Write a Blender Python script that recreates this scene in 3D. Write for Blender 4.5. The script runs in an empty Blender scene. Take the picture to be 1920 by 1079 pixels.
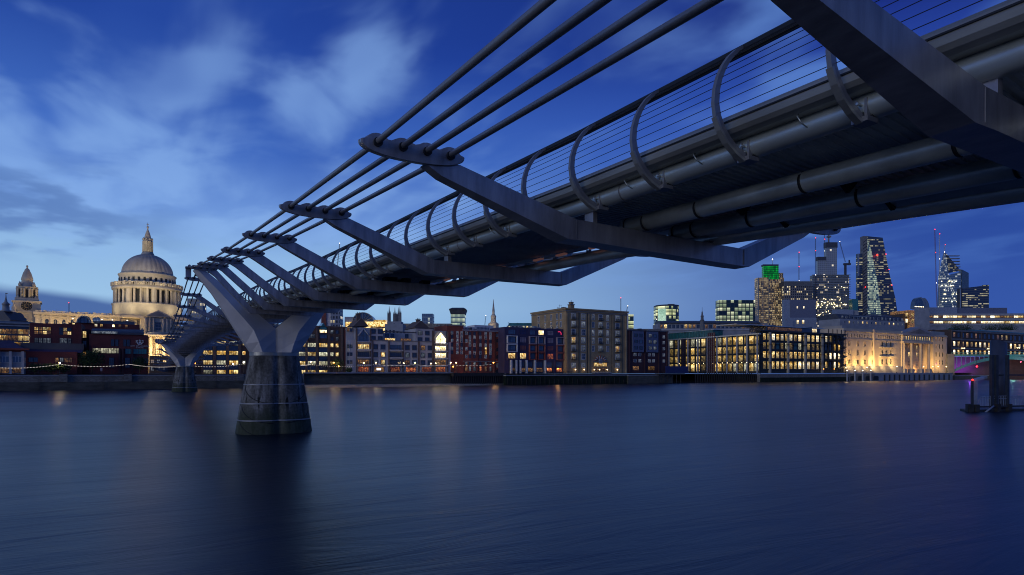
import bpy, math, random
from mathutils import Vector, Matrix
random.seed(7)
R = math.radians
SC = bpy.context.scene
COL = SC.collection
# ------------------------------------------------------------------ camera
FPX, XV, YH, CAMH = 1190.0, 264.7, 698.0, 5.7
ANG = math.atan((960-XV)/FPX)
CA, SA = math.cos(ANG), math.sin(ANG)
cd = bpy.data.cameras.new('camera'); cam = bpy.data.objects.new('camera', cd); COL.objects.link(cam)
cam.location = (0, 0, CAMH); cam.rotation_euler = (R(90), 0, 0)
cd.sensor_width = 36; cd.lens = FPX/1920*36; cd.shift_y = (YH-539.5)/1920; cd.clip_start = 0.1; cd.clip_end = 8000
SC.camera = cam
SC.view_settings.view_transform = 'Standard'; SC.view_settings.look = 'None'
SC.view_settings.exposure = 0.08; SC.view_settings.gamma = 1
SC.cycles.max_bounces = 6; SC.cycles.use_denoising = True
SC.cycles.sample_clamp_indirect = 3.0
SC.cycles.filter_width = 1.05

def lin(h, k=1.0):
    h = h.lstrip('#'); o = []
    for i in (0, 2, 4):
        c = int(h[i:i+2], 16)/255
        o.append((c/12.92 if c <= .04045 else ((c+.055)/1.055)**2.4)*k)
    return tuple(o)+(1.0,)

# ------------------------------------------------------------------ node helper
class NT:
    def __init__(s, tree): s.t = tree; tree.nodes.clear()
    def n(s, typ, **kw):
        nd = s.t.nodes.new(typ)
        ins = kw.pop('ins', {})
        for k, v in kw.items(): setattr(nd, k, v)
        for k, v in ins.items():
            if isinstance(v, bpy.types.NodeSocket): s.t.links.new(v, nd.inputs[k])
            else: nd.inputs[k].default_value = v
        return nd
    def l(s, a, b): s.t.links.new(a, b)
    def math(s, op, a, b=None, c=None, clamp=False):
        nd = s.t.nodes.new('ShaderNodeMath'); nd.operation = op; nd.use_clamp = clamp
        for i, v in enumerate((a, b, c)):
            if v is None: continue
            if isinstance(v, bpy.types.NodeSocket): s.t.links.new(v, nd.inputs[i])
            else: nd.inputs[i].default_value = v
        return nd.outputs[0]
    def ramp(s, fac, stops, interp='LINEAR'):
        nd = s.t.nodes.new('ShaderNodeValToRGB'); cr = nd.color_ramp; cr.interpolation = interp
        while len(cr.elements) < len(stops): cr.elements.new(.5)
        for e, (p, c) in zip(cr.elements, stops):
            e.position = p; e.color = c if len(c) == 4 else (c[0], c[1], c[2], 1)
        s.t.links.new(fac, nd.inputs[0]); return nd.outputs[0]
    def mix(s, f, a, b, mode='MIX'):
        nd = s.t.nodes.new('ShaderNodeMix'); nd.data_type = 'RGBA'; nd.blend_type = mode
        for i, v in ((0, f), (6, a), (7, b)):
            if isinstance(v, bpy.types.NodeSocket): s.t.links.new(v, nd.inputs[i])
            else: nd.inputs[i].default_value = v
        return nd.outputs[2]
    def smooth(s, v, a, b):
        nd = s.t.nodes.new('ShaderNodeMapRange'); nd.interpolation_type = 'SMOOTHSTEP'
        s.t.links.new(v, nd.inputs[0]); nd.inputs[1].default_value = a; nd.inputs[2].default_value = b
        nd.inputs[3].default_value = 0; nd.inputs[4].default_value = 1
        return nd.outputs[0]
G4 = lambda v: (v, v, v, 1)

# ------------------------------------------------------------------ world: dusk sky with wind-drawn cloud
W = bpy.data.worlds.new('World'); SC.world = W; W.use_nodes = True
t = NT(W.node_tree)
tc = t.n('ShaderNodeTexCoord')
nv = t.n('ShaderNodeVectorMath', operation='NORMALIZE', ins={0: tc.outputs['Generated']}).outputs[0]
sx = t.n('ShaderNodeSeparateXYZ', ins={0: nv}); X_, Y_, Z_ = sx.outputs
gd = Vector((-.75, 1, .16)).normalized()
cosg = t.n('ShaderNodeVectorMath', operation='DOT_PRODUCT', ins={0: nv, 1: tuple(gd)}).outputs['Value']
east = t.ramp(Z_, [(0, lin('3a5cab')), (.12, lin('3455a6')), (.2, lin('2a4a9c')), (.36, lin('2f50ae')), (.46, lin('182a7c')), (.8, lin('101d58')), (1, lin('122060'))])
west = t.ramp(Z_, [(0, lin('8ab4de')), (.1, lin('9cc4e8')), (.165, lin('90b9e4')), (.22, lin('7099dc')), (.31, lin('416cc2')), (.44, lin('20429a')), (.8, lin('142a6c')), (1, lin('152a70'))])
mf = t.math('POWER', t.smooth(cosg, .30, 1.0), 1.25)
base = t.mix(mf, east, west)
# cloud sheet far overhead, drawn out along the wind
zc = t.math('ADD', t.math('MAXIMUM', Z_, 0.0), .10)
px = t.math('DIVIDE', X_, zc); py = t.math('DIVIDE', Y_, zc)
cv = t.n('ShaderNodeCombineXYZ', ins={0: px, 1: py}).outputs[0]
mp = t.n('ShaderNodeVectorRotate', ins={'Vector': cv, 'Angle': -R(31)}); mp.rotation_type = 'Z_AXIS'
def cl(scale_x, scale_y, off, det, rough=.5, dist=0.0):
    m = t.n('ShaderNodeMapping', ins={'Vector': mp.outputs[0], 'Location': off, 'Scale': (scale_x, scale_y, 1)})
    return t.n('ShaderNodeTexNoise', ins={'Vector': m.outputs[0], 'Scale': 1.0, 'Detail': det, 'Roughness': rough, 'Distortion': dist}).outputs[0]
n1 = cl(3.3, 1.15, (3.1, 1.7, 0), 4, .42, .35)
n1 = t.math('ADD', t.math('MULTIPLY', n1, .5), t.math('MULTIPLY', cl(3.0, 2.4, (5.5, 2.2, 7), 4, .45, .4), .5))
n2 = cl(1.0, .7, (7.3, 4.2, 2), 3, .5, .3)
cf = t.math('MULTIPLY', t.smooth(n1, .43, .60), t.smooth(n2, .28, .52))
cf = t.math('MULTIPLY', t.math('MULTIPLY', cf, .62), t.smooth(Z_, .10, .2))
lightc = t.mix(mf, lin('5a86d2'), lin('8db6ee'))
skyc = t.mix(cf, base, lightc)
# darker patches
n4 = cl(1.2, .6, (12.4, 9.1, 5), 3, .5, .2)
dk = t.math('MULTIPLY', t.math('MULTIPLY', t.smooth(n4, .50, .70), .6), t.smooth(Z_, .15, .28))
skyc = t.mix(dk, skyc, t.mix(mf, lin('1f3a94'), lin('2f55ac')))
# low dark bank near the horizon on the west, broken grey-blue clouds above it
n3 = t.n('ShaderNodeTexNoise', ins={'Vector': t.n('ShaderNodeMapping', ins={'Vector': nv, 'Scale': (5, 5, 16)}).outputs[0], 'Scale': 1.0, 'Detail': 3, 'Roughness': .5}).outputs[0]
edge = t.math('ADD', t.math('MULTIPLY', X_, -.055), t.math('ADD', t.math('MULTIPLY', n3, .035), .052))
bank = t.math('SUBTRACT', 1.0, t.smooth(t.math('SUBTRACT', Z_, edge), -.010, .006))
bank = t.math('MULTIPLY', bank, t.math('SUBTRACT', 1.0, t.smooth(X_, -.52, -.05)))
bank = t.math('MULTIPLY', bank, .92)
skyc = t.mix(bank, skyc, lin('41609f'))
n5 = t.n('ShaderNodeTexNoise', ins={'Vector': t.n('ShaderNodeMapping', ins={'Vector': nv, 'Location': (.35, .1, .25), 'Scale': (7, 7, 22)}).outputs[0], 'Scale': 1.0, 'Detail': 4, 'Roughness': .55}).outputs[0]
sm = t.math('MULTIPLY', t.smooth(n5, .44, .60), t.math('MULTIPLY', t.smooth(Z_, .13, .17), t.math('SUBTRACT', 1.0, t.smooth(Z_, .22, .28))))
sm = t.math('MULTIPLY', t.math('MULTIPLY', sm, t.math('SUBTRACT', 1.0, t.smooth(X_, -.58, -.40))), .85)
skyc = t.mix(sm, skyc, lin('5c80bd'))
hsv = t.n('ShaderNodeHueSaturation', ins={'Hue': .5, 'Saturation': 1.0, 'Value': .93, 'Color': skyc})
bg = t.n('ShaderNodeBackground', ins={'Color': hsv.outputs[0], 'Strength': 1.0})
wo = t.n('ShaderNodeOutputWorld'); t.l(bg.outputs[0], wo.inputs[0])

sd = bpy.data.lights.new('fill_sun', 'SUN'); sd.energy = .6; sd.angle = R(30); sd.color = (.86, .90, 1.0)
so = bpy.data.objects.new('fill_sun', sd); COL.objects.link(so); so.rotation_euler = (R(82), 0, R(-40))   # added soft fill from low behind the camera's left, lifting the bridge steel

# ------------------------------------------------------------------ materials
MATS = {}
def mat(name, col, rough=.7, metal=0.0, var=.25, vs=1.2, bump=.15, bs=8.0, spec=.4, stretch=(1, 1, 1)):
    if name in MATS: return MATS[name]
    m = bpy.data.materials.new(name); m.use_nodes = True; t = NT(m.node_tree)
    tc = t.n('ShaderNodeTexCoord')
    mpg = t.n('ShaderNodeMapping', ins={'Vector': tc.outputs['Object'], 'Scale': stretch}).outputs[0]
    a = t.n('ShaderNodeTexNoise', ins={'Vector': mpg, 'Scale': vs, 'Detail': 6, 'Roughness': .6}).outputs[0]
    c = lin(col) if isinstance(col, str) else tuple(col)+(1,)
    d = tuple(v*(1-var) for v in c[:3])+(1,); e = tuple(min(1, v*(1+var)) for v in c[:3])+(1,)
    cc = t.ramp(a, [(.3, d), (.7, e)])
    b = t.n('ShaderNodeTexNoise', ins={'Vector': mpg, 'Scale': bs, 'Detail': 4}).outputs[0]
    bp = t.n('ShaderNodeBump', ins={'Strength': bump, 'Distance': .05, 'Height': b}).outputs[0]
    rr = t.math('ADD', t.math('MULTIPLY', a, .25), rough-.12)
    p = t.n('ShaderNodeBsdfPrincipled', ins={'Base Color': cc, 'Roughness': rr, 'Metallic': metal, 'Normal': bp, 'Specular IOR Level': spec})
    o = t.n('ShaderNodeOutputMaterial'); t.l(p.outputs[0], o.inputs[0]); MATS[name] = m; return m
def brick(name, c1, c2, mortar, sc=3.0, rough=.85):
    m = bpy.data.materials.new(name); m.use_nodes = True; t = NT(m.node_tree)
    tc = t.n('ShaderNodeTexCoord'); sp = t.n('ShaderNodeSeparateXYZ', ins={0: tc.outputs['Object']})
    u = t.math('ADD', sp.outputs[0], sp.outputs[1])
    v = t.n('ShaderNodeCombineXYZ', ins={0: u, 1: sp.outputs[2]}).outputs[0]
    b = t.n('ShaderNodeTexBrick', ins={'Vector': v, 'Color1': lin(c1), 'Color2': lin(c2), 'Mortar': lin(mortar), 'Scale': sc, 'Mortar Size': .015})
    n = t.n('ShaderNodeTexNoise', ins={'Vector': v, 'Scale': .22, 'Detail': 6}).outputs[0]
    c = t.mix(.6, b.outputs[0], t.ramp(n, [(.3, G4(.55)), (.7, G4(1.25))]), 'MULTIPLY')
    p = t.n('ShaderNodeBsdfPrincipled', ins={'Base Color': c, 'Roughness': rough})
    o = t.n('ShaderNodeOutputMaterial'); t.l(p.outputs[0], o.inputs[0]); return m
def lit(name, col, col2, strength, sc=1.6, dark=.25, base='15181c'):
    """a lit room behind glass: bright ceiling, furniture and curtains read as uneven patches"""
    m = bpy.data.materials.new(name); m.use_nodes = True; t = NT(m.node_tree)
    tc = t.n('ShaderNodeTexCoord')
    oi = t.n('ShaderNodeObjectInfo')
    off = t.n('ShaderNodeVectorMath', operation='ADD', ins={0: tc.outputs['Object'], 1: t.n('ShaderNodeVectorMath', operation='SCALE', ins={0: oi.outputs['Location'], 'Scale': .37}).outputs[0]}).outputs[0]
    mm = t.n('ShaderNodeMapping', ins={'Vector': off, 'Scale': (1, 1, .8)}).outputs[0]
    a = t.n('ShaderNodeTexVoronoi', ins={'Vector': mm, 'Scale': sc}); a.distance = 'CHEBYCHEV'
    n = t.n('ShaderNodeTexNoise', ins={'Vector': mm, 'Scale': sc*1.3, 'Detail': 3}).outputs[0]
    g = t.n('ShaderNodeSeparateColor', ins={0: a.outputs['Color']}).outputs[0]
    k = t.math('MULTIPLY', t.math('ADD', g, n), .62)
    c = t.ramp(k, [(.14, tuple(x*dark for x in lin(col)[:3])), (.5, lin(col)), (.85, lin(col2))])
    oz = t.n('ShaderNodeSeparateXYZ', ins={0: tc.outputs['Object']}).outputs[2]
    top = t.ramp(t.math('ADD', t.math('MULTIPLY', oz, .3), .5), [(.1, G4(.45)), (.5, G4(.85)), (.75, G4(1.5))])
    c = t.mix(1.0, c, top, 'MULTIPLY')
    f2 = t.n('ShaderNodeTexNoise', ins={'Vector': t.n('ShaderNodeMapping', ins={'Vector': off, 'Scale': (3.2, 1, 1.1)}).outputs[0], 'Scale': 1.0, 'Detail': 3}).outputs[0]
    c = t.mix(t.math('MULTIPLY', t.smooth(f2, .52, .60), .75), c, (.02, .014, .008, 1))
    rnd = t.math('ADD', t.math('MULTIPLY', oi.outputs['Random'], 1.1), .35)
    p = t.n('ShaderNodeBsdfPrincipled', ins={'Base Color': lin(base), 'Roughness': .12, 'Emission Color': c, 'Emission Strength': t.math('MULTIPLY', rnd, strength)})
    o = t.n('ShaderNodeOutputMaterial'); t.l(p.outputs[0], o.inputs[0]); return m
def glow(name, col, s):
    m = bpy.data.materials.new(name); m.use_nodes = True; t = NT(m.node_tree)
    p = t.n('ShaderNodeBsdfPrincipled', ins={'Base Color': lin(col), 'Emission Color': lin(col), 'Emission Strength': s})
    o = t.n('ShaderNodeOutputMaterial'); t.l(p.outputs[0], o.inputs[0]); return m
def curtain(name, wall, glass, lit1, lit2, frac, cw, ch, strength=1.0, mull=.12, band=.3, rough=.25, run=3.0, seed=0.0):
    """curtain wall: floors of glazing between slab bands; some rooms lit"""
    m = bpy.data.materials.new(name); m.use_nodes = True; t = NT(m.node_tree)
    tc = t.n('ShaderNodeTexCoord'); sp = t.n('ShaderNodeSeparateXYZ', ins={0: tc.outputs['Object']})
    u = t.math('DIVIDE', t.math('ADD', t.math('ADD', sp.outputs[0], sp.outputs[1]), 500.13), cw)
    v = t.math('DIVIDE', t.math('ADD', sp.outputs[2], 100.07), ch)
    fu, fv = t.math('FRACT', u), t.math('FRACT', v)
    iu, iv = t.math('FLOOR', u), t.math('FLOOR', v)
    w1 = t.n('ShaderNodeTexWhiteNoise', noise_dimensions='3D', ins={'Vector': t.n('ShaderNodeCombineXYZ', ins={0: iu, 1: iv, 2: seed}).outputs[0]}).outputs['Value']
    iur = t.math('FLOOR', t.math('DIVIDE', u, run))
    w2 = t.n('ShaderNodeTexWhiteNoise', noise_dimensions='3D', ins={'Vector': t.n('ShaderNodeCombineXYZ', ins={0: iur, 1: iv, 2: seed+3.3}).outputs[0]}).outputs['Value']
    ww = t.math('ADD', t.math('MULTIPLY', w1, .45), t.math('MULTIPLY', w2, .55))
    on = t.math('LESS_THAN', ww, frac*.8+.1)
    win = t.math('MULTIPLY', t.math('GREATER_THAN', fu, mull), t.math('GREATER_THAN', fv, band))
    col = t.mix(w1, lin(lit1), lin(lit2))
    hv = t.ramp(fv, [(band, G4(.45)), (min(.99, band+.45), G4(.8)), (.97, G4(1.5))])
    em = t.mix(1.0, col, hv, 'MULTIPLY')
    es = t.math('MULTIPLY', t.math('MULTIPLY', on, win), t.math('MULTIPLY', t.math('ADD', w1, .5), strength))
    bc = t.mix(win, lin(wall), lin(glass))
    p = t.n('ShaderNodeBsdfPrincipled', ins={'Base Color': bc, 'Roughness': t.math('ADD', t.math('MULTIPLY', win, rough-.6), .6), 'Emission Color': em, 'Emission Strength': es})
    o = t.n('ShaderNodeOutputMaterial'); t.l(p.outputs[0], o.inputs[0]); return m

steel = mat('painted_steel', (.23, .225, .225), .40, 0.4, .16, .9, .04, 30, .5)
steel_arm = mat('arm_paint', (.32, .30, .30), .36, 0.5, .34, 1.3, .06, 14, .5, (3, 1, .5))
alu = mat('brushed_aluminium', (.52, .55, .50), .34, .6, .14, 1.5, .03, 40, .5, (1, .3, 1))
alu2 = mat('dull_alloy', (.34, .33, .29), .42, .5, .2, 1.5, .05, 40, .5, (1, .3, 1))
pipe_dark = mat('galvanised_tube', (.62, .64, .56), .32, .55, .3, 1.4, .06, 14, .5, (1, .6, 1))
soffit_m = mat('soffit_alloy', (.55, .56, .52), .5, .2, .2, 1, .05, 10)
blackm = mat('near_black_steel', (.018, .02, .023), .6, .2, .2)  # near-black tone of metal parts, also used for dark openings
vpaint = mat('bracket_paint', (.50, .48, .47), .45, .1, .16, .35, .05, 9, .4)
glass_dark = mat('dark_glass', (.02, .03, .045), .12, 0, .3, .7, .02, 3, .9)
glass_blue = mat('blue_glass', (.06, .10, .15), .15, 0, .4, .7, .02, 3, .9)
frame_w = mat('white_frame', (.55, .56, .56), .5, 0, .1)
frame_d = mat('dark_frame', (.03, .032, .036), .5, 0, .1)
stone_l = mat('pale_stone', (.40, .40, .41), .8, 0, .18, .25, .2, 5)
stone_g = mat('grey_stone', (.26, .27, .29), .8, 0, .2, .2, .2, 5)
stone_c = mat('portland_stone', (.44, .40, .32), .8, 0, .22, .12, .2, 3)
stone_dk = mat('weathered_stone', (.17, .17, .17), .85, 0, .35, .15, .3, 2)
cream = mat('cream_stone', (.52, .44, .32), .8, 0, .14, .15, .2, 4)
lead = mat('lead_sheet', (.31, .30, .28), .6, .1, .25, .12, .1, 2)
slate = mat('slate_roof', (.055, .06, .075), .6, 0, .3, .4, .2, 4)
brown = mat('brown_pier', (.12, .085, .07), .85, 0, .2, .4, .2, 5)
teal = mat('teal_glass', (.03, .16, .14), .2, 0, .4, .5, .05, 3, .8)
redm = mat('red_steel', (.18, .045, .035), .6, 0, .3)
timber = mat('wet_timber', (.03, .028, .026), .8, 0, .4, 1, .5, 6)
algae = mat('algae_wall', (.016, .024, .014), .9, 0, .6, .5, .6, 3, .2)
foliage = mat('leaves', (.03, .055, .022), .8, 0, .5, 2, .5, 5, .2)
bark = mat('bark', (.05, .04, .03), .9, 0, .3)
navy = mat('navy_panel', (.03, .035, .11), .6, 0, .2)
purple = mat('purple_panel', (.05, .04, .085), .7, 0, .25, .4)
salmon = mat('salmon_panel', (.32, .10, .07), .7, 0, .15)
salmon2 = mat('pale_pink_panel', (.35, .27, .28), .7, 0, .1)
orange_p = mat('terracotta_panel', (.28, .06, .035), .7, 0, .15)
redbrick = brick('red_brick', '94483a', '76352b', '5a463f')
darkbrick = brick('dark_red_brick', '6a3032', '552629', '3f2a2c')
tanbrick = brick('london_stock_brick', 'b89c72', '9a825c', '786a54')
brownbrick = brick('brown_brick', '5d4a40', '4d3d36', '3c342f')
purbrick = brick('purple_brick', '4f2f33', '40272c', '30262a')
warm = lit('warm_room', 'c9913e', 'ffe6a0', 1.0)
warm_y = lit('office_light', 'bb8c34', 'ffe19a', 1.0, .9)
cool = lit('pale_room', 'a8a488', 'f0ecc8', .8, 1.1)
dim = lit('dim_room', '6b4f30', 'c08a4c', .45)
redlit = lit('restaurant_light', '8a2c1a', 'ff9a5a', .6, 2.4, .05)
hot = lit('bright_room', 'ffdc9a', 'fffbe8', 1.7, 1.0, .5)
curt = lit('glowing_blind', '6f7a88', 'aab4bf', .22)  # blinds glow faintly by themselves so the panes look pale
lampm = glow('lamp_glass', 'ffe2a8', 5); lamp_o = glow('sodium_lamp', 'ffa040', 5); lamp_w = glow('white_lamp', 'fff6e8', 5)
redl = glow('red_beacon', 'ff2418', 7); bulb = glow('festoon_bulb', 'ffeedd', 1.0); green_sign = glow('green_sign', '04a51e', .55)
purp_l = glow('violet_light', '7030d8', 2.0); pink_l = glow('pink_light', 'ff6a88', 2.0)

# ------------------------------------------------------------------ mesh builder
class MB:
    def __init__(s): s.v = []; s.f = []; s.m = []; s.sm = []; s.mats = []
    def mi(s, m):
        if m not in s.mats: s.mats.append(m)
        return s.mats.index(m)
    def add(s, vs, fs, m, smooth=False):
        o = len(s.v); s.v += [tuple(v) for v in vs]; k = s.mi(m)
        for f in fs: s.f.append([o+i for i in f]); s.m.append(k); s.sm.append(smooth)
        return s
    def box(s, x0, x1, y0, y1, z0, z1, m):
        vs = [(x, y, z) for z in (z0, z1) for y in (y0, y1) for x in (x0, x1)]
        return s.add(vs, [(0, 2, 3, 1), (4, 5, 7, 6), (0, 1, 5, 4), (2, 6, 7, 3), (0, 4, 6, 2), (1, 3, 7, 5)], m)
    def prism(s, poly, axis, a, b, m, smooth=False):
        """poly in the two other axes; axis 'x','y','z'"""
        def P(p, q):
            return {'x': (q, p[0], p[1]), 'y': (p[0], q, p[1]), 'z': (p[0], p[1], q)}[axis]
        n = len(poly); vs = [P(p, a) for p in poly]+[P(p, b) for p in poly]
        s.add(vs, [tuple(range(n))[::-1], tuple(range(n, 2*n))], m)
        o = len(s.v)-2*n; k = s.mi(m)
        for i in range(n):
            j = (i+1) % n; s.f.append([o+i, o+j, o+n+j, o+n+i]); s.m.append(k); s.sm.append(smooth)
        return s
    def loft(s, rings, m, smooth=True, cap=True, closed=True):
        n = len(rings[0]); o = len(s.v); k = s.mi(m)
        for r in rings: s.v += [tuple(p) for p in r]
        for a in range(len(rings)-1):
            for i in range(n if closed else n-1):
                j = (i+1) % n
                s.f.append([o+a*n+i, o+a*n+j, o+(a+1)*n+j, o+(a+1)*n+i]); s.m.append(k); s.sm.append(smooth)
        if cap:
            s.f.append([o+i for i in range(n)][::-1]); s.m.append(k); s.sm.append(False)
            e = o+(len(rings)-1)*n; s.f.append([e+i for i in range(n)]); s.m.append(k); s.sm.append(False)
        return s
    def tube(s, pts, r, m, n=8, cap=True):
        pts = [Vector(p) for p in pts]; rings = []
        for i, p in enumerate(pts):
            d = (pts[min(i+1, len(pts)-1)]-pts[max(i-1, 0)]).normalized()
            up = Vector((0, 0, 1)) if abs(d.z) < .9 else Vector((1, 0, 0))
            a = d.cross(up).normalized(); b = a.cross(d)
            rr = r[i] if isinstance(r, (list, tuple)) else r
            rings.append([p+a*rr*math.cos(2*math.pi*k/n)+b*rr*math.sin(2*math.pi*k/n) for k in range(n)])
        return s.loft(rings, m, n > 4, cap)
    def lathe(s, prof, m, cx=0, cy=0, n=32, smooth=True, flute=None):
        rings = []
        for r, z in prof:
            rings.append([(cx+r*math.cos(2*math.pi*k/n), cy+r*math.sin(2*math.pi*k/n), z) for k in range(n)])
        return s.loft(rings, m, smooth)
    def mesh(s, name):
        me = bpy.data.meshes.new(name); me.from_pydata(s.v, [], s.f)
        for m in s.mats: me.materials.append(m)
        me.polygons.foreach_set('material_index', s.m); me.polygons.foreach_set('use_smooth', s.sm)
        me.update(); return me
    def build(s, name, parent=None, loc=(0, 0, 0)):
        o = bpy.data.objects.new(name, s.mesh(name)); COL.objects.link(o); o.location = loc
        if parent: o.parent = parent
        return o
def tag(o, label=None, cat=None, group=None, kind=None):
    if label: o['label'] = label
    if cat: o['category'] = cat
    if group: o['group'] = group
    if kind: o['kind'] = kind
    return o
def empty(name, loc, rz, label, cat, group=None):
    o = bpy.data.objects.new(name, None); COL.objects.link(o); o.location = loc; o.rotation_euler = (0, 0, rz)
    return tag(o, label, cat, group)
def inst(me, name, parent, loc, scale=None, rz=0):
    o = bpy.data.objects.new(name, me); COL.objects.link(o); o.location = loc; o.parent = parent
    if scale: o.scale = scale
    if rz: o.rotation_euler = (0, 0, rz)
    return o
def copy_tree(src, loc, rz=None, label=None, scale=None):
    r = src.copy(); COL.objects.link(r); r.location = loc
    if rz is not None: r.rotation_euler = (0, 0, rz)
    if scale: r.scale = (scale,)*3
    if label: r['label'] = label
    for ch in list(src.children):
        c = ch.copy(); COL.objects.link(c); c.parent = r
        for g in ch.children:
            d = g.copy(); COL.objects.link(d); d.parent = c
    return r
# ray helpers: a direction read off the photograph, meeting a plane that stands at its own real distance
def zs(x, s):                       # depth of the line of sight x where it crosses the bank line s
    tt = (x-960)/FPX; w = s*(tt*CA+SA)/(CA-tt*SA); return s*CA+w*SA
def world(x, z): return Vector(((x-960)/FPX*z, z))
def zz(y, z): return CAMH+(YH-y)/FPX*z

# ================================================================== SETTING
GZ = 5.05
def water():
    m = bpy.data.materials.new('river_water'); m.use_nodes = True; t = NT(m.node_tree)
    tc = t.n('ShaderNodeTexCoord'); rot = t.n('ShaderNodeMapping', ins={'Vector': tc.outputs['Object'], 'Rotation': (0, 0, -ANG)}).outputs[0]
    a = t.n('ShaderNodeTexNoise', ins={'Vector': t.n('ShaderNodeMapping', ins={'Vector': rot, 'Scale': (.10, .5, 1)}).outputs[0], 'Scale': 1, 'Detail': 6, 'Roughness': .6, 'Distortion': .6}).outputs[0]
    b = t.n('ShaderNodeTexNoise', ins={'Vector': t.n('ShaderNodeMapping', ins={'Vector': rot, 'Scale': (1.2, 4.5, 1)}).outputs[0], 'Scale': 1, 'Detail': 5, 'Roughness': .65}).outputs[0]
    c = t.n('ShaderNodeTexNoise', ins={'Vector': t.n('ShaderNodeMapping', ins={'Vector': rot, 'Scale': (.02, .06, 1)}).outputs[0], 'Scale': 1, 'Detail': 3}).outputs[0]
    h = t.math('ADD', t.math('MULTIPLY', a, 1.0), t.math('MULTIPLY', b, .07))
    bp = t.n('ShaderNodeBump', ins={'Strength': .22, 'Distance': .4, 'Height': h}).outputs[0]
    r = t.math('ADD', t.math('MULTIPLY', c, .14), .27)
    p = t.n('ShaderNodeBsdfPrincipled', ins={'Base Color': (.001, .006, .016, 1), 'Roughness': r, 'IOR': 1.33, 'Specular IOR Level': .58, 'Specular Tint': (.50, .78, 1.22, 1), 'Normal': bp})
    o = t.n('ShaderNodeOutputMaterial'); t.l(p.outputs[0], o.inputs[0])
    MB().add([(-1500, -60, 0), (2500, -60, 0), (2500, 2500, 0), (-1500, 2500, 0)], [(0, 1, 2, 3)], m).build('water')
    pv = mat('promenade_paving', (.38, .37, .35), .85, 0, .2)
    tag(MB().box(-300, 300, -70, 3.4, -1, 4.05, pv).build('promenade'), kind='structure')  # bank out of view under the camera, added to bounce sky light upward
    tag(bpy.data.objects['water'], kind='structure')
water()
BANK = 243.0
def BW(w, s, z=0.0):                # bank frame (w along the quay to the east, s away to the north) -> world
    return Vector((-s*SA+w*CA, s*CA+w*SA, z))
def wofx(x, s):
    tt = (x-960)/FPX; return s*(tt*CA+SA)/(CA-tt*SA)
ground_m = mat('city_paving', (.05, .05, .05), .9, 0, .3, .1)
q = [BW(-400, BANK+1.2, GZ), BW(1500, BANK+1.2, GZ), BW(1500, 2600, GZ), BW(-400, 2600, GZ)]
tag(MB().add(q, [(0, 1, 2, 3)], ground_m).build('ground'), kind='structure')
# ================================================================== FOOTBRIDGE
LC, SP1, SP2, SEND = 10.95, 63.6, 207.6, 288.6
bridge = empty('footbridge', BW(LC, SP1, 0), ANG, 'grey steel suspension footbridge crossing the river on two Y shaped piers', 'footbridge')
def B(w, s, h): return (w-LC, s-SP1, h+CAMH)
def interp(tab, s):
    if s <= tab[0][0]:
        (a, p), (b, q_) = tab[0], tab[1]; return p+(q_-p)*(s-a)/(b-a)
    for (a, p), (b, q_) in zip(tab, tab[1:]):
        if s <= b: return p+(q_-p)*(s-a)/(b-a)
    return tab[-1][1]
TT = [(-20, 3.45), (3.6, 3.76), (11.6, 3.88), (19.6, 4.16), (27.6, 4.43), (35.6, 4.74), (43.6, 5.12), (51.6, 5.56), (59.6, 5.92), (67.6, 6.25), (80, 6.7), (95, 7.1), (115, 7.4), (136, 7.5), (156, 7.4), (176, 7.1), (192, 6.7), (207.6, 6.1), (224, 5.2), (240, 4.0), (264, 2.0), (289, 0.3)]
def tilt(s): return max(0, .045*(15-s)) if s < 15 else 0
def T(s, w=9.0): return interp(TT, s)-tilt(s)*max(0, (w-9.0)/4.0)
CABT = [(-20.4, 2.75), (-12.4, 3.05), (-4.4, 3.62), (3.6, 3.97), (11.6, 4.35), (19.6, 4.94), (27.6, 5.6), (35.6, 6.31), (43.6, 7.1), (51.6, 7.95), (59.6, 8.85), (63.6, 9.3), (67.6, 9.0)]
def CH(s):
    if s <= 67.6 and s < SP1: return interp(CABT, s)
    if s <= SP2: x = (s-(SP1+SP2)/2)/72.0; return 6.0+3.3*x*x
    x = (s-SP2)/81.0; return 9.3+(1.2-9.3)*x-2.2*(4*x*(1-x))
ARMS = [SP1+4+8*k for k in range(-11, 28) if abs(SP1+4+8*k-SP2) > 3]
# --- cables
cabm = steel
for side in (-1, 1):
    for k in range(4):
        w = LC+side*(6.35-.0)+(k-1.5)*.5
        sts = sorted(set([a for a in ARMS]+[SP1, SP2]))
        sts = [-22]+sts
        pts = []
        for a, b in zip(sts, sts[1:]):
            pts.append(B(w, a, CH(a)))
        pts.append(B(w, sts[-1], CH(sts[-1])))
        o = MB().tube(pts, .059, cabm, 12).build('cable', bridge)
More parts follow.
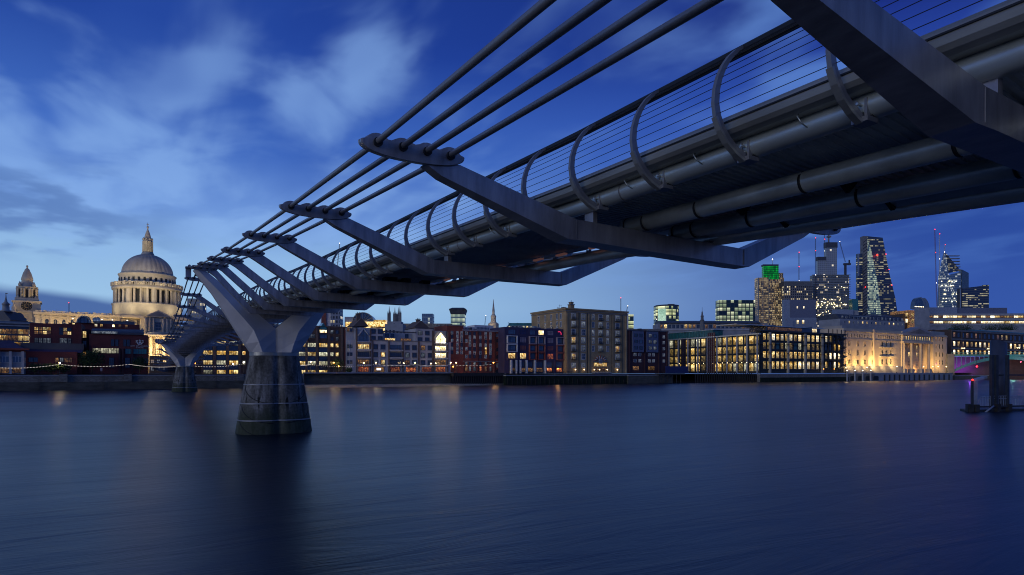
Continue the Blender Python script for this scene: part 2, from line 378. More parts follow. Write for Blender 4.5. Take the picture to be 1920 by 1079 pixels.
# --- transverse arms
def arm(s):
    t_ = T(s); ht = t_-.42 if s > 15 else t_-.45
    if 24 < s < 60: ht = t_-.32
    dep = .42 if s < 24 else .40
    hc = CH(s); m = MB()
    kw = 2.5; ke = 2.5+(.9 if s < 5 else .55 if s < 14 else .15 if s < 22 else 0)
    d = -.12 if s < 14 else 0
    prof = [(LC-kw, ht), (LC-5.35, hc-.14), (LC-5.9, hc-.15), (LC-6.1, hc-.22), (LC-5.75, hc-.42), (LC-kw-.22, ht-dep-.04),
            (LC-kw+.3, ht-dep-.04), (LC+ke-.3, ht-dep+d-.04), (LC+ke+.22, ht-dep+d-.04), (LC+5.75, hc-.42), (LC+6.1, hc-.22), (LC+5.9, hc-.15), (LC+5.35, hc-.14), (LC+ke, ht+d)]
    # the box narrows towards its tips
    def hw(w): return .26-.13*max(0, abs(w-LC)-2.5)/3.9
    f = [B(w, s+.24-hw(w), h) for w, h in prof]; b = [B(w, s+.24+hw(w), h) for w, h in prof]
    n = len(prof)
    m.add(f+b, [(0, 1, 2, 3, 4, 5), (0, 5, 6), (0, 6, 7, 13), (7, 8, 13), (8, 9, 10, 11, 12, 13)], steel_arm)
    k = m.mi(steel_arm)
    for fc in [(5, 4, 3, 2, 1, 0), (6, 5, 0), (13, 7, 6, 0), (13, 8, 7), (13, 12, 11, 10, 9, 8)]: m.f.append([n+i for i in fc]); m.m.append(k); m.sm.append(False)
    for i in range(n):
        j = (i+1) % n; m.f.append([j, i, n+i, n+j]); m.m.append(k); m.sm.append(False)
    # thin weld lines at the two knees
    for w, dd in ((LC-kw, 0), (LC+ke, d)):
        m.box(w-LC-.012, w-LC+.012, s-SP1-.024, s-SP1+.0, ht-dep+CAMH+dd, ht+CAMH+dd-.01, steel)
    o = m.build('transverse_arm', bridge)
    # bearing pads under the deck tubes
    for w, dd in ((9.05, 0), (LC+(LC-9.05), d)):
        pm = MB(); x, y, z = B(w, s+.24, ht+dd)
        pm.box(x-.06, x+.06, y-.16, y+.16, z+.003, z+max(.06, t_-tilt(s)*(w > 11)-(.17 if w < 11 else .43)-(ht+dd)), steel_arm).build('bearing_pad', o)
    return o
# clamp plates: lens shaped plates gripping the four cables
def clamp_mesh():
    m = MB(); n = 28
    def ring(y, k, zoff=0):
        P = []
        for i in range(n+1):                      # lower edge, left to right
            x = -1.07*k*math.cos(math.pi*i/n); P.append((x, y, -(.24*k)*max(0, 1-abs(x/(1.07*k))**2.4)**(1/2.4)+zoff))
        for i in range(1, 40):                    # scalloped upper edge, right to left
            x = 1.07*k*math.cos(math.pi*i/40); e = .085*max(0, 1-abs(x/(1.07*k))**2.6)**(1/2.6)
            for c in (-.75, -.25, .25, .75):
                dx = (x-c)/.22
                if abs(dx) < 1: e = max(e, .16*math.sqrt(1-dx*dx)+.005)
            P.append((x, y, e+zoff))
        return P
    m.loft([ring(-.10, .97), ring(-.085, 1.0), ring(-.012, 1.0), ring(-.012, .975), ring(.012, .975), ring(.012, 1.0), ring(.10, 1.0), ring(.12, .97)], steel_arm, False)
    for c in (-.75, -.25, .25, .75):
        m.tube([(c, -.15, 0), (c, .16, 0)], .088, blackm, 14)
    return m.mesh('cable_clamp')
CLM = clamp_mesh()
arms = {}
for s in ARMS:
    o = arm(s)
    for side in (-1, 1):
        ds = 1.0; sl = math.atan2(CH(s+ds)-CH(s-ds), 2*ds)
        c = inst(CLM, 'cable_clamp', o, B(LC+side*6.35, s+.1, CH(s)))
        c.rotation_euler = (sl+R(6), 0, 0)
# --- longitudinal members
SS = [-20+4*k for k in range(0, 78)]; SS = [s for s in SS if s <= SEND]
def run(poly, m, s0=-20, s1=SEND, smooth=False, wref=9.0, hf=None):
    rings = []
    st = [s0]+[s for s in SS if s0+.5 < s < s1-.5]+[s1]
    for s in st: rings.append([B(w, s, (hf(s) if hf else T(s, w))+h) for w, h in poly])
    return MB().loft(rings, m, smooth)
def circ(w, h, r, n=20): return [(w+r*math.cos(2*math.pi*k/n), h+r*math.sin(2*math.pi*k/n)) for k in range(n)]
def mir(p): return [(2*LC-w, h) for w, h in p][::-1]
tubew = circ(8.97, 0, .19, 24)
for poly in (tubew, mir(tubew)):
    run(poly if poly is tubew else [(w, h_-.25) for w, h_ in poly], alu if poly is tubew else pipe_dark, smooth=True).build('edge_tube', bridge)
for s in [a+d_ for a in ARMS if 0 < a < 60 for d_ in (-1.1, 3.9)]:
    MB().tube([B(8.97, s, T(s)), B(8.97, s+.035, T(s+.035))], .196, steel, 24).build('weld_ring', bridge)
kerb = [(8.42, .30), (8.44, .40), (8.50, .47), (8.58, .50), (8.68, .50), (9.30, .50), (9.30, .20), (8.62, .13), (8.5, .16), (8.44, .22)]
for poly in (kerb, mir(kerb)): run(poly, alu2, smooth=False).build('deck_edge_beam', bridge)
lip = [(8.405, .335), (8.405, .36), (8.46, .36), (8.46, .335)]
run(lip, blackm).build('edge_seam', bridge)
# deck slab
deck = [(9.25, .44), (12.65, .44), (12.65, .36), (9.25, .36)]
run(deck, mat('deck_plate', (.12, .12, .12), .6, .3)).build('deck', bridge)
sof = [(9.14, .24), (12.76, .24), (12.76, .15), (9.14, .15)]
so_ = run(sof, soffit_m).build('soffit', bridge)
rb = MB(); s = -6.0
while s < 60:
    z0 = T(s, 9.1); z1 = T(s, 12.8)
    p = [B(9.16, s, z0+.148), B(12.74, s, z1+.148), B(12.74, s, z1+.095), B(9.16, s, z0+.095)]
    p2 = [(x, y+.07, z) for x, y, z in p]
    rb.loft([p, p2], soffit_m, False); s += .17
rb.build('soffit_plank', so_)
so_.children[0]['kind'] = 'stuff'
# inner chord tubes of the last bays (towards the camera) and the plate beside them
for w0, hh, s0, s1, r in ((10.35, -.27, -20, 12.1, .19), (11.75, -.25, -20, 11.9, .19), (10.35, -.26, 28.2, 43.2, .14), (11.75, -.26, 28.2, 43.2, .14), (10.35, -.26, 47, 59, .14)):
    o = run(circ(w0, hh, r, 20), pipe_dark, s0, s1, True).build('chord_tube', bridge)
    y0 = s1-.05
    for cs in (s1-.12, s1-.75, s1-2.4, s1-4.9, s1-7.4):
        if cs < s0: break
        MB().tube([B(w0, cs, T(cs, w0)+hh), B(w0, cs+.05, T(cs, w0)+hh)], r+.008, blackm, 20).build('pipe_collar', o)
for side in (0, 1):
    for s0 in ([11.95, 28.0, 44.0] if not side else [11.7, 28.0, 44.0]):
        w0 = (10.35, 11.75)[side]; x, y, z = B(w0, s0, T(s0, w0)-.26)
        MB().prism([(x-.22, z-.22), (x+.22, z-.22), (x+.12, z+.16), (x-.12, z+.16)], 'y', y+.16, y+.24, pipe_dark).box(x-.07, x+.07, y+.0, y+.16, z-.07, z+.07, blackm).build('tube_bracket', bridge)
flat = [(12.35, -.20), (12.62, -.26), (12.62, -.29), (12.35, -.23)]
run(flat, pipe_dark, -20, 11.5).build('stiffening_plate', bridge)
# cross ties between the inner tubes
for k in range(6):
    s = 9.2-2.35*k
    for w0 in (11.05, 12.5):
        a, b, c = B(w0-.32, s, T(s, w0)-.12), B(w0+.3, s, T(s, w0)-.14), B(w0+.06, s, T(s, w0)-.36)
        MB().prism([(a[0], a[2]), (b[0], b[2]), (c[0], c[2])], 'y', a[1], a[1]+.08, blackm).build('gusset', bridge)
# small pinkish underside lights along the east tube
for s in (6.5, 11.2, 14.6, 16.4, 18.3, 19.8, 22.6, 27.9):
    x, y, z = B(12.72, s, T(s, 12.7)+.0)
    MB().box(x-.10, x+.05, y-.26, y+.26, z-.03, z+.02, glow('deck_light', 'c88a80', .10)).build('deck_light', bridge)
# bundled services above the arms nearer the pier
sv = MB()
for s in [a for a in ARMS if 26 < a < 62]:
    for w0 in (9.9, 10.9, 11.9):
        for q_ in range(3):
            x, y, z = B(w0+random.uniform(-.3, .3), s+.3+random.uniform(.1, 1.2), T(s)-.16)
            sv.box(x-.18, x+.18, y-.25, y+.25, z-.14, z+.08, blackm)
sv.build('damper_unit', bridge)['kind'] = 'stuff'
# handrails
for sg in (0, 1):
    def P(poly): return mir(poly) if sg else poly
    hr = run(P([(8.70, 1.60), (8.70, 1.66), (8.76, 1.71), (8.86, 1.71), (8.92, 1.66), (8.92, 1.60)]), blackm if not sg else steel).build('handrail', bridge)
    run(P([(8.62, 1.535), (8.65, 1.56), (8.68, 1.535), (8.65, 1.51)]), steel).build('rail_strip', hr)
    run(P([(8.76, 1.575), (8.80, 1.598), (8.84, 1.575), (8.80, 1.555)]), blackm).build('rail_strip', hr)
# hoop posts: curved flat bars bolted to brackets on the edge tube
HP = [(8.76, -.20), (8.55, -.11), (8.36, .02), (8.22, .18), (8.12, .36), (8.08, .56), (8.10, .78), (8.16, .98), (8.26, 1.18), (8.40, 1.37), (8.56, 1.52), (8.72, 1.63)]
def hoop_mesh(sg):
    m = MB(); L, Rr = [], []
    for i, (w, h) in enumerate(HP):
        a = HP[max(i-1, 0)]; b = HP[min(i+1, len(HP)-1)]; d = Vector((b[0]-a[0], b[1]-a[1])).normalized(); n = Vector((-d.y, d.x))
        th = .085 if i < 4 else .085-.05*(i-3)/8
        if i == 4: th = .08
        L.append((w-8.97+n.x*th, h+n.y*th)); Rr.append((w-8.97-n.x*th*.6, h-n.y*th*.6))
    rings = []
    for (a, b) in zip(L, Rr):
        q_ = [(a[0], -.035, a[1]), (b[0], -.035, b[1]), (b[0], .035, b[1]), (a[0], .035, a[1])]
        if sg: q_ = [(-x, y, z) for x, y, z in q_][::-1]
        rings.append(q_)
    m.loft(rings, steel, False)
    # lower doubled, paler sleeve
    rings = []
    for i in range(5):
        a, b = L[i], Rr[i]
        dx, dz = (a[0]-b[0])*.12, (a[1]-b[1])*.12
        q_ = [(a[0]+dx, -.05, a[1]+dz), (a[0]-dx*2, -.05, a[1]-dz*2), (a[0]-dx*2, .05, a[1]-dz*2), (a[0]+dx, .05, a[1]+dz)]
        if sg: q_ = [(-x, y, z) for x, y, z in q_][::-1]
        rings.append(q_)
    m.loft(rings, alu2, False)
    return m.mesh('hoop_post')
def brk_mesh(sg):
    m = MB(); k = -1 if sg else 1
    def bx(x0, x1, *a): m.box(min(k*x0, k*x1), max(k*x0, k*x1), *a)
    bx(-.24, .02, -.12, .12, -.27, -.20, steel)
    bx(-.20, -.12, -.09, -.05, -.20, .06, steel)
    bx(-.20, -.12, .05, .09, -.20, .06, steel)
    bx(-.10, .02, -.11, .11, -.20, -.10, blackm)
    for z in (-.12, -.02):
        m.tube([(k*-.30, 0, z), (k*-.11, 0, z)], .02, alu, 6)
    return m.mesh('bracket')
HM = [hoop_mesh(0), hoop_mesh(1)]; BM = [brk_mesh(0), brk_mesh(1)]
hs = [5.25+2.0*j for j in range(-6, 142)]
hs = [s for s in hs if s < SEND-2]
def nearest(s): return min(abs(s-a-.24) for a in ARMS)
rest = [MB(), MB()]
for sg, lim in ((0, 62), (1, 38)):
    vis = [s for s in hs if s > 4.5][:lim]; 
    for s in hs:
        if s < (0 if sg else 4.5): continue
        x, y, z = B(8.97 if not sg else 2*LC-8.97, s, T(s, 9 if not sg else 13))
        if s in vis:
            o = inst(HM[sg], 'hoop_post', bridge, (x, y, z)); inst(BM[sg], 'bracket', o, (0, 0, 0))
        else:
            me = HM[sg]; rest[sg].add([(v.co.x+x, v.co.y+y, v.co.z+z) for v in me.vertices], [tuple(p.vertices) for p in me.polygons], steel)
far_h = MB()
for r_ in rest: far_h.add(r_.v, r_.f, steel)
far_h.build('far_hoop_post', bridge)['kind'] = 'stuff'
# tensioned wires
for sg in (0, 1):
    for i in range(9):
        u = 4.25+i*.73; k = int(u); f = u-k
        w = HP[k][0]*(1-f)+HP[min(k+1, 11)][0]*f; h = HP[k][1]*(1-f)+HP[min(k+1, 11)][1]*f
        w += .03
        pts = [B(w if not sg else 2*LC-w, s, T(s, 9 if not sg else 13)+h) for s in SS if s <= SEND]
        MB().tube(pts, .006 if not sg else .005, blackm, 5).build('railing_wire', bridge)
# slack cable end and drain loops on the edge beam
for s in (10.2, 8.3, 6.2, 4.3, 14.2, 16.1):
    MB().tube([B(8.78, s, T(s)+.18), B(8.62, s-.05, T(s)+.10), B(8.66, s-.08, T(s)+.0), B(8.8, s-.1, T(s)-.06)], .012, alu, 5).build('drain_loop', bridge)
MB().tube([B(8.4, 1.62, T(2)+.33), B(8.38, 1.72, T(2)+.2), B(8.38, 1.9, T(2)+.18), B(8.38, 2.15, T(2)+.24), B(8.38, 2.4, T(2)+.22), B(8.4, 2.45, T(2)+.33)], .006, alu, 5).build('loose_wire', bridge)
# --- piers
conc = bpy.data.materials.new('pier_concrete'); conc.use_nodes = True
def _conc():
    t = NT(conc.node_tree); tc = t.n('ShaderNodeTexCoord')
    a = t.n('ShaderNodeTexNoise', ins={'Vector': t.n('ShaderNodeMapping', ins={'Vector': tc.outputs['Object'], 'Scale': (1, 1, .35)}).outputs[0], 'Scale': .9, 'Detail': 8, 'Roughness': .65}).outputs[0]
    b = t.n('ShaderNodeTexNoise', ins={'Vector': t.n('ShaderNodeMapping', ins={'Vector': tc.outputs['Object'], 'Scale': (2.4, 2.4, .22)}).outputs[0], 'Scale': 1, 'Detail': 5}).outputs[0]
    f = t.n('ShaderNodeTexNoise', ins={'Vector': tc.outputs['Object'], 'Scale': 5, 'Detail': 6}).outputs[0]
    z = t.n('ShaderNodeSeparateXYZ', ins={0: tc.outputs['Object']}).outputs[2]
    c = t.ramp(a, [(.32, (.06, .058, .052, 1)), (.5, (.14, .135, .12, 1)), (.68, (.27, .26, .24, 1))])
    c = t.mix(t.math('MULTIPLY', t.smooth(b, .50, .66), .7), c, (.04, .04, .038, 1))
    c = t.mix(.45, c, t.ramp(f, [(.35, G4(.5)), (.65, G4(1.5))]), 'MULTIPLY')
    wet = t.math('SUBTRACT', 1.0, t.smooth(t.math('ADD', z, t.math('MULTIPLY', a, 2.5)), 2.2, 4.6))
    c = t.mix(t.math('MULTIPLY', wet, .75), c, (.045, .060, .030, 1))
    st = t.math('MULTIPLY', t.smooth(b, .52, .60), t.math('MULTIPLY', t.smooth(z, 2.2, 2.7), t.math('SUBTRACT', 1.0, t.smooth(z, 3.3, 3.5))))
    c = t.mix(t.math('MULTIPLY', st, .8), c, (.008, .010, .007, 1))
    bp = t.n('ShaderNodeBump', ins={'Strength': .5, 'Distance': .05, 'Height': f}).outputs[0]
    p = t.n('ShaderNodeBsdfPrincipled', ins={'Base Color': c, 'Roughness': .95, 'Specular IOR Level': .2, 'Normal': bp})
    o = t.n('ShaderNodeOutputMaterial'); t.l(p.outputs[0], o.inputs[0])
_conc()
def plan(aw, as_, z, groove, n=72):
    P = []
    for k in range(n):
        th = 2*math.pi*k/n; c, s_ = math.cos(th), math.sin(th)
        r = (abs(c)**2.6+abs(s_)**2.6)**(-1/2.6)
        g = 1-groove*(math.exp(-((th-1.5*math.pi)/.10)**2)+math.exp(-((th-.5*math.pi)/.10)**2))
        P.append((aw*c*r*g, as_*s_*r*g, z))
    return P
def pier(s0, top_h=1.85):
    loc = B(10.95, s0, -CAMH)
    ptop = top_h+CAMH
    prof = [(-1.0, 3.58, 2.55), (0, 3.42, 2.45), (2.0, 3.12, 2.2), (4.0, 2.78, 1.95), (6.0, 2.42, 1.72), (ptop-.12, 2.16, 1.55)]
    def at(z):
        for (a, p, q_), (b, r_, u) in zip(prof, prof[1:]):
            if z <= b: f = (z-a)/(b-a); return p+(r_-p)*f, q_+(u-q_)*f
        return prof[-1][1:]
    m = MB(); rings = []
    for i in range(26):
        z = -1+(ptop-.12+1)*i/25; a, b = at(z); rings.append(plan(a, b, z, .16))
    base = m.loft(rings, conc).build('pier', bridge, loc); base['label'] = 'stained concrete pier standing in the water'
    c = MB(); c.loft([plan(2.2, 1.6, ptop-.32, .05), plan(2.2, 1.6, ptop-.02, .05)], alu2, False).build('collar_band', base)
    for z in (4.55, 2.8, 1.25):
        a, b = at(z); off = .05 if z < 4 else .02
        MB().loft([plan(a+off, b+off, z-.05, .10), plan(a+off, b+off, z+.05, .10)], mat('pale_band', (.32, .33, .34), .5, .3), False).build('fender_band', base)
    for sgn in (-1, 1):                              # scored arcs on the drum
        for z in (3.9, 2.1, .8):
            pts = []
            for i in range(12):
                th = 1.5*math.pi+sgn*(.15+1.1*i/11); zq = z-1.1+1.1*(i/11)**2*1.4
                a, b = at(zq); c_, s_ = math.cos(th), math.sin(th); r = (abs(c_)**2.6+abs(s_)**2.6)**(-1/2.6)
                pts.append((a*c_*r*1.003, b*s_*r*1.003, zq))
            MB().tube(pts, .035, blackm, 5).build('groove_line', base)
    # V bracket: two tapering blades
    v = MB()
    ax = []
    for sg in (-1, 1):
        # stations: (w_in, h_in, w_out, h_out, half depth)
        st = [(0.0, ptop, 2.12, ptop, 1.35), (0.0, ptop+1.2, 2.62, ptop+.75, 1.32), (0.0, ptop+2.25, 3.35, ptop+1.9, 1.2), (1.1, ptop+3.2, 4.0, ptop+3.0, 1.02), (3.6, ptop+5.35, 5.42, ptop+5.25, .68), (6.05, ptop+7.42, 6.95, ptop+7.25, .36)]
        rings = []
        for wi, hi, wo, ho, d in st:
            wi, wo = wi*sg, wo*sg; mx, mh = (wi*.40+wo*.60), (hi*.40+ho*.60)
            rings.append([(wi, -d*.55, hi), (mx, -d, mh), (wo, -d*.45, ho), (wo, d*.45, ho), (mx, d, mh), (wi, d*.55, hi)])
            if sg < 0: rings[-1] = rings[-1][::-1]
        v = MB(); v.loft(rings, vpaint, False)
        bo = v.build('support_blade', bridge, (loc[0]+(.006*sg), loc[1], 0))
        # saddle at the tip
        x0 = sg*6.5; sd_ = MB(); z0 = ptop+7.42
        sd_.box(x0-1.05, x0+1.05, -.42, .42, z0+.02, z0+.12, steel_arm)
        for k in range(4):
            xx = x0+(k-1.5)*.5
            sd_.tube([(xx, -.8, z0+.13), (xx, 0, z0+.20), (xx, .8, z0+.12)], .11, steel_arm, 10)
        sd_.box(x0-1.0, x0-.55, .30, .62, z0-.75, z0+.02, steel_arm)
        sd_.box(x0-.2, x0+.05, .42, .58, z0-.6, z0+.02, blackm)
        sd_.build('cable_saddle', bo)
        tr = MB()
        for e in (-.10, .10):
            tr.tube([(sg*6.0, -1.0+e, z0-.15), (sg*1.6, -2.4+e, T(s0)+CAMH-.5)], .035, steel, 6)
        tr.build('tie_rod', bo)
    seam = MB(); seam.box(-.02, .02, -1.36, -1.3, ptop, ptop+2.2, blackm).build('seam', base)
    return base
pier(SP1); pier(SP2)
# ================================================================== CITY
ALLB = []
class Bld:
    """a building whose front runs from the line of sight x0 at depth z0 to the line of sight x1 at depth z1"""
    def __init__(s, name, label, cat, x0, x1, z0, z1=None, base=GZ, group=None):
        if z1 is None: z1 = zs(x1, z0); z0 = zs(x0, z0)          # given as a bank line
        s.a, s.b = world(x0, z0), world(x1, z1); s.d = (s.b-s.a); s.L = s.d.length; s.d.normalize()
        s.rz = math.atan2(s.d.y, s.d.x); s.base = base
        s.o = empty(name, (s.a.x, s.a.y, base), s.rz, label, cat, group)
        s.cache = {}; ALLB.append(s)
    def hit(s, x):
        k = (x-960)/FPX                                        # X = k*Y on the ray
        # a + d*u : (ax+dx u) = k (ay+dy u)
        return (k*s.a.y-s.a.x)/(s.d.x-k*s.d.y)
    def u(s, x): return s.hit(x)
    def z(s, x, y):
        u = s.hit(x); Y = s.a.y+s.d.y*u; return zz(y, Y)-s.base
    def sc(s, x): u = s.hit(x); return (s.a.y+s.d.y*u)/FPX       # metres per pixel of the photograph
    def wall(s, x0, x1, yt, depth, m, yb=None, back=0.0, name='wall', xr=None):
        xr = xr if xr is not None else (x0+x1)/2
        z0 = 0 if yb is None else s.z(xr, yb)
        return MB().box(s.u(x0), s.u(x1), back, back+depth, z0, s.z(xr, yt), m).build(name, s.o)
    def band(s, x0, x1, y, h, proud, m, name='cornice', xr=None):
        xr = xr if xr is not None else (x0+x1)/2; z = s.z(xr, y)
        return MB().box(s.u(x0)-proud, s.u(x1)+proud, -proud, .02, z-h/2, z+h/2, m).build(name, s.o)
    def strip(s, x, wpx, yt, yb, proud, m, name='pilaster', xr=None):
        xr = xr if xr is not None else x; w = wpx*s.sc(x)
        return MB().box(s.u(x)-w/2, s.u(x)+w/2, -proud, .01, s.z(xr, yb) if yb else 0, s.z(xr, yt), m).build(name, s.o)
    def win(s, x, y, wpx, hpx, pane, frame=None, nx=2, ny=2, xr=None, arch=False, fr=.09, balc=None, name='window', sill=None, back=0.0):
        xr = xr if xr is not None else x
        k = s.sc(x); w, h = wpx*k, hpx*k
        key = (round(w, 1), round(h, 1), pane.name, frame.name if frame else '', nx, ny, arch, balc.name if balc else '', sill.name if sill else '')
        if key not in s.cache:
            m = MB(); hw = w/2; hh = h/2; p = .06
            f = frame or frame_d
            if arch:
                pl = [(-hw, -hh), (hw, -hh), (hw, hh-hw)]+[(hw*math.cos(i*math.pi/8), hh-hw+hw*math.sin(i*math.pi/8)) for i in range(1, 8)]+[(-hw, hh-hw)]
                m.prism(pl, 'y', -.02, -.05, pane)
                m.box(-hw-fr, -hw, -p*2, -.01, -hh, hh-hw, f); m.box(hw, hw+fr, -p*2, -.01, -hh, hh-hw, f)
            else:
                m.box(-hw, hw, -.03, -.02, -hh, hh, pane)
                m.box(-hw-fr, -hw, -p*2, -.01, -hh-fr, hh+fr, f); m.box(hw, hw+fr, -p*2, -.01, -hh-fr, hh+fr, f)
                m.box(-hw, hw, -p*2, -.01, hh, hh+fr, f)
            m.box(-hw, hw, -p*2, -.01, -hh-fr, -hh, f)
            b = .035 if w < 3 else .05
            for i in range(1, nx): x_ = -hw+w*i/nx; m.box(x_-b, x_+b, -p*1.4, -.031, -hh, hh-(hw*.35 if arch else 0), f)
            for j in range(1, ny): z_ = -hh+h*j/ny; m.box(-hw, hw, -p*1.3, -.0315, z_-b, z_+b, f)
            if sill: m.box(-hw-fr*1.6, hw+fr*1.6, -.22, -.005, -hh-fr*2.6, -hh-fr, sill)
            if balc:
                m.box(-hw*1.2, hw*1.2, -.9, -.005, -hh-.22, -hh-.02, balc)
                m.box(-hw*1.2, hw*1.2, -.92, -.88, -hh+.85, -hh+.95, balc)
                n = max(6, int(w*2.4/.28))
                for i in range(n+1): x_ = -hw*1.2+w*1.2*i/n; m.box(x_-.02, x_+.02, -.91, -.88, -hh-.02, -hh+.85, balc)
            s.cache[key] = m.mesh(name)
        o = inst(s.cache[key], name, s.o, (s.u(x), back, s.z(xr, y)))
        return o
    def grid(s, xs, ys, w, h, panes, xr=None, **kw):
        for y in ys:
            for x in xs:
                p = panes[min(int(random.random()*len(panes)), len(panes)-1)]
                s.win(x, y, w, h, p, xr=xr if xr is not None else x, **kw)
    def gable(s, x0, x1, yb, yt, depth, m, back=0.0, name='gable', xr=None):
        xr = xr if xr is not None else (x0+x1)/2; a, b = s.u(x0), s.u(x1); c = (a+b)/2
        return MB().prism([(a, s.z(xr, yb)), (b, s.z(xr, yb)), (c, s.z(xr, yt))], 'y', back, back+depth, m).build(name, s.o)
    def mb(s, name, fn): m = MB(); fn(m); return m.build(name, s.o)
def rng(a, b, n): return [a+(b-a)*i/(n-1) for i in range(n)]

# ---- embankment walls
def quay(label, x0, x1, s0, yt, m, name='river_wall', z0=-1.0, cap=None, depth=2.0, group=None):
    b = Bld(name, label, 'river wall', x0, x1, s0, base=0)
    h = b.z((x0+x1)/2, yt); b.h = h
    b.mb('wall', lambda q: q.box(0, b.L, 0, depth, z0, h-.45, m))
    b.mb('coping', lambda q: q.box(-.0, b.L, -.18, depth+.1, h-.45, h, cap or stone_g))
    return b
wallm = brick('river_wall_stone', '8b867c', '6f6a62', '3a3834', .9)
wet = mat('wet_river_wall', (.085, .08, .062), .7, 0, .4, .3, .4, 2.5, .3, (1, 1, 3))
b = quay('long stone embankment wall below the cathedral, running under the bridge', -60, 570, 244.5, 703, wallm)
tide = b.mb('tide_ledge', lambda q: (q.box(0, b.L, -.55, 0, -1, 2.6, wet), q.box(0, b.L, -.7, -.55, -1, 1.7, wet)))
for x in (119, 240, 330, 450): b.mb('buttress', lambda q: q.box(b.u(x)-1.1, b.u(x)+1.1, -.95, 0, 2.6, b.h+.25, wallm))
b = quay('dark stone river wall in front of the pale gabled apartments', 570, 848, 246, 698.5, wet)
b.mb('tide_ledge', lambda q: q.box(0, b.L, -.4, 0, -1, 1.8, wet))
b = quay('river wall behind the black sheet piled wharf', 848, 948, 246, 699.5, wet)
b = quay('algae covered river wall below the coloured flats and the tall warehouse', 948, 1178, 240, 703, algae)
for i in range(26): b.mb('fender_post', lambda q: q.box(b.u(952+i*8.7)-.12, b.u(952+i*8.7)+.12, -.3, -.0, -.5, 2.0+random.random()*1.8, timber))
b = quay('grey river wall below the purple brick flats', 1178, 1262, 239, 703, wet)
b = quay('low river wall in front of the glass office', 1425, 1590, 236, 701, wallm)
b.mb('tide_ledge', lambda q: q.box(0, b.L, -.6, 0, -1, 2.6, algae))
b = quay('arched river wall below the floodlit cream hall', 1590, 1640, 236, 700, wallm)
for i in range(4):
    b.mb('arch_dark_panel', lambda q: q.prism([(b.u(1594+i*14.5), .3), (b.u(1604+i*14.5), .3), (b.u(1604+i*14.5), 2.6), (b.u(1601.5+i*14.5), 3.3), (b.u(1596.5+i*14.5), 3.3), (b.u(1594+i*14.5), 2.6)], 'y', -.02, .05, blackm))  # flat black panel on the wall; the recess shade is only its colour
b = quay('buttressed stone river wall under the columned hall', 1640, 1786, 236, 700, stone_g)
for i in range(15): b.mb('buttress', lambda q: q.box(b.u(1658+i*9.3)-.45, b.u(1658+i*9.3)+.45, -.5, 0, -.5, 4.0, blackm))
b = quay('dark river wall beyond the arch bridge', 1786, 2300, 238, 703, wet)
# foreshore
sand = mat('foreshore_gravel', (.42, .34, .24), .95, 0, .3, .5, .6, 6)
def shore(label, pts, name='foreshore'):
    m = MB(); v = [(p.x, p.y, z) for p, z in pts]; m.add(v, [tuple(range(len(v)))], sand); o = m.build(name); tag(o, kind='structure')
shore('', [(world(572, 229), -.05), (world(640, 231), -.05), (world(700, 234), -.05), (world(770, 246), -.05), (world(855, 263), -.05), (world(946, 278), -.05), (BW(wofx(946, 246), 246.2), .9), (BW(wofx(565, 246), 246.2), 1.0)])
shore('', [(world(1262, 345), -.05), (world(1330, 360), -.05), (world(1425, 376), -.05), (world(1425, 392), 1.6), (world(1310, 430), 3.4), (world(1262, 432), 3.8)])
# timber wharf
b = Bld('sheet_pile_wharf', 'black timber wharf with upright piles before the red brick building', 'wharf', 850, 946, 242.5, base=0)
b.mb('deck', lambda q: q.box(0, b.L, 0, 3.2, b.z(900, 706), b.z(900, 699.5), timber))
for i in range(24): b.mb('pile', lambda q: q.box(b.L*i/23-.14, b.L*i/23+.14, .1, .4, -.5, b.z(900, 706), timber))
b.mb('back_wall', lambda q: q.box(0, b.L, 2.6, 2.9, -.5, b.z(900, 706), blackm))
b = Bld('small_jetty', 'small black timber jetty on posts below the purple hoarding', 'jetty', 1236, 1284, 237, base=0)
b.mb('deck', lambda q: q.box(0, b.L, 0, 3, b.z(1260, 703), b.z(1260, 700.5), timber))
for i in range(6): b.mb('pile', lambda q: q.box(b.L*i/6+.2, b.L*i/6+.5, .2, .5, -.5, b.z(1260, 703), timber))
b = Bld('dolphin_piles', 'row of close set timber mooring piles beside the gravel foreshore', 'mooring piles', 1304, 1425, 240, base=0)
for i in range(30):
    b.mb('pile', lambda q: q.box(b.L*i/29-.2, b.L*i/29+.2, -.2, .2, -.5, b.z(1360, 699)-.6*random.random(), timber))
b = Bld('hoarding', 'long dark purple hoarding at the end of the inlet', 'hoarding', 1248, 1291, 242)
b.mb('panel', lambda q: q.box(0, b.L, 0, .3, 0, b.z(1270, 687), navy))

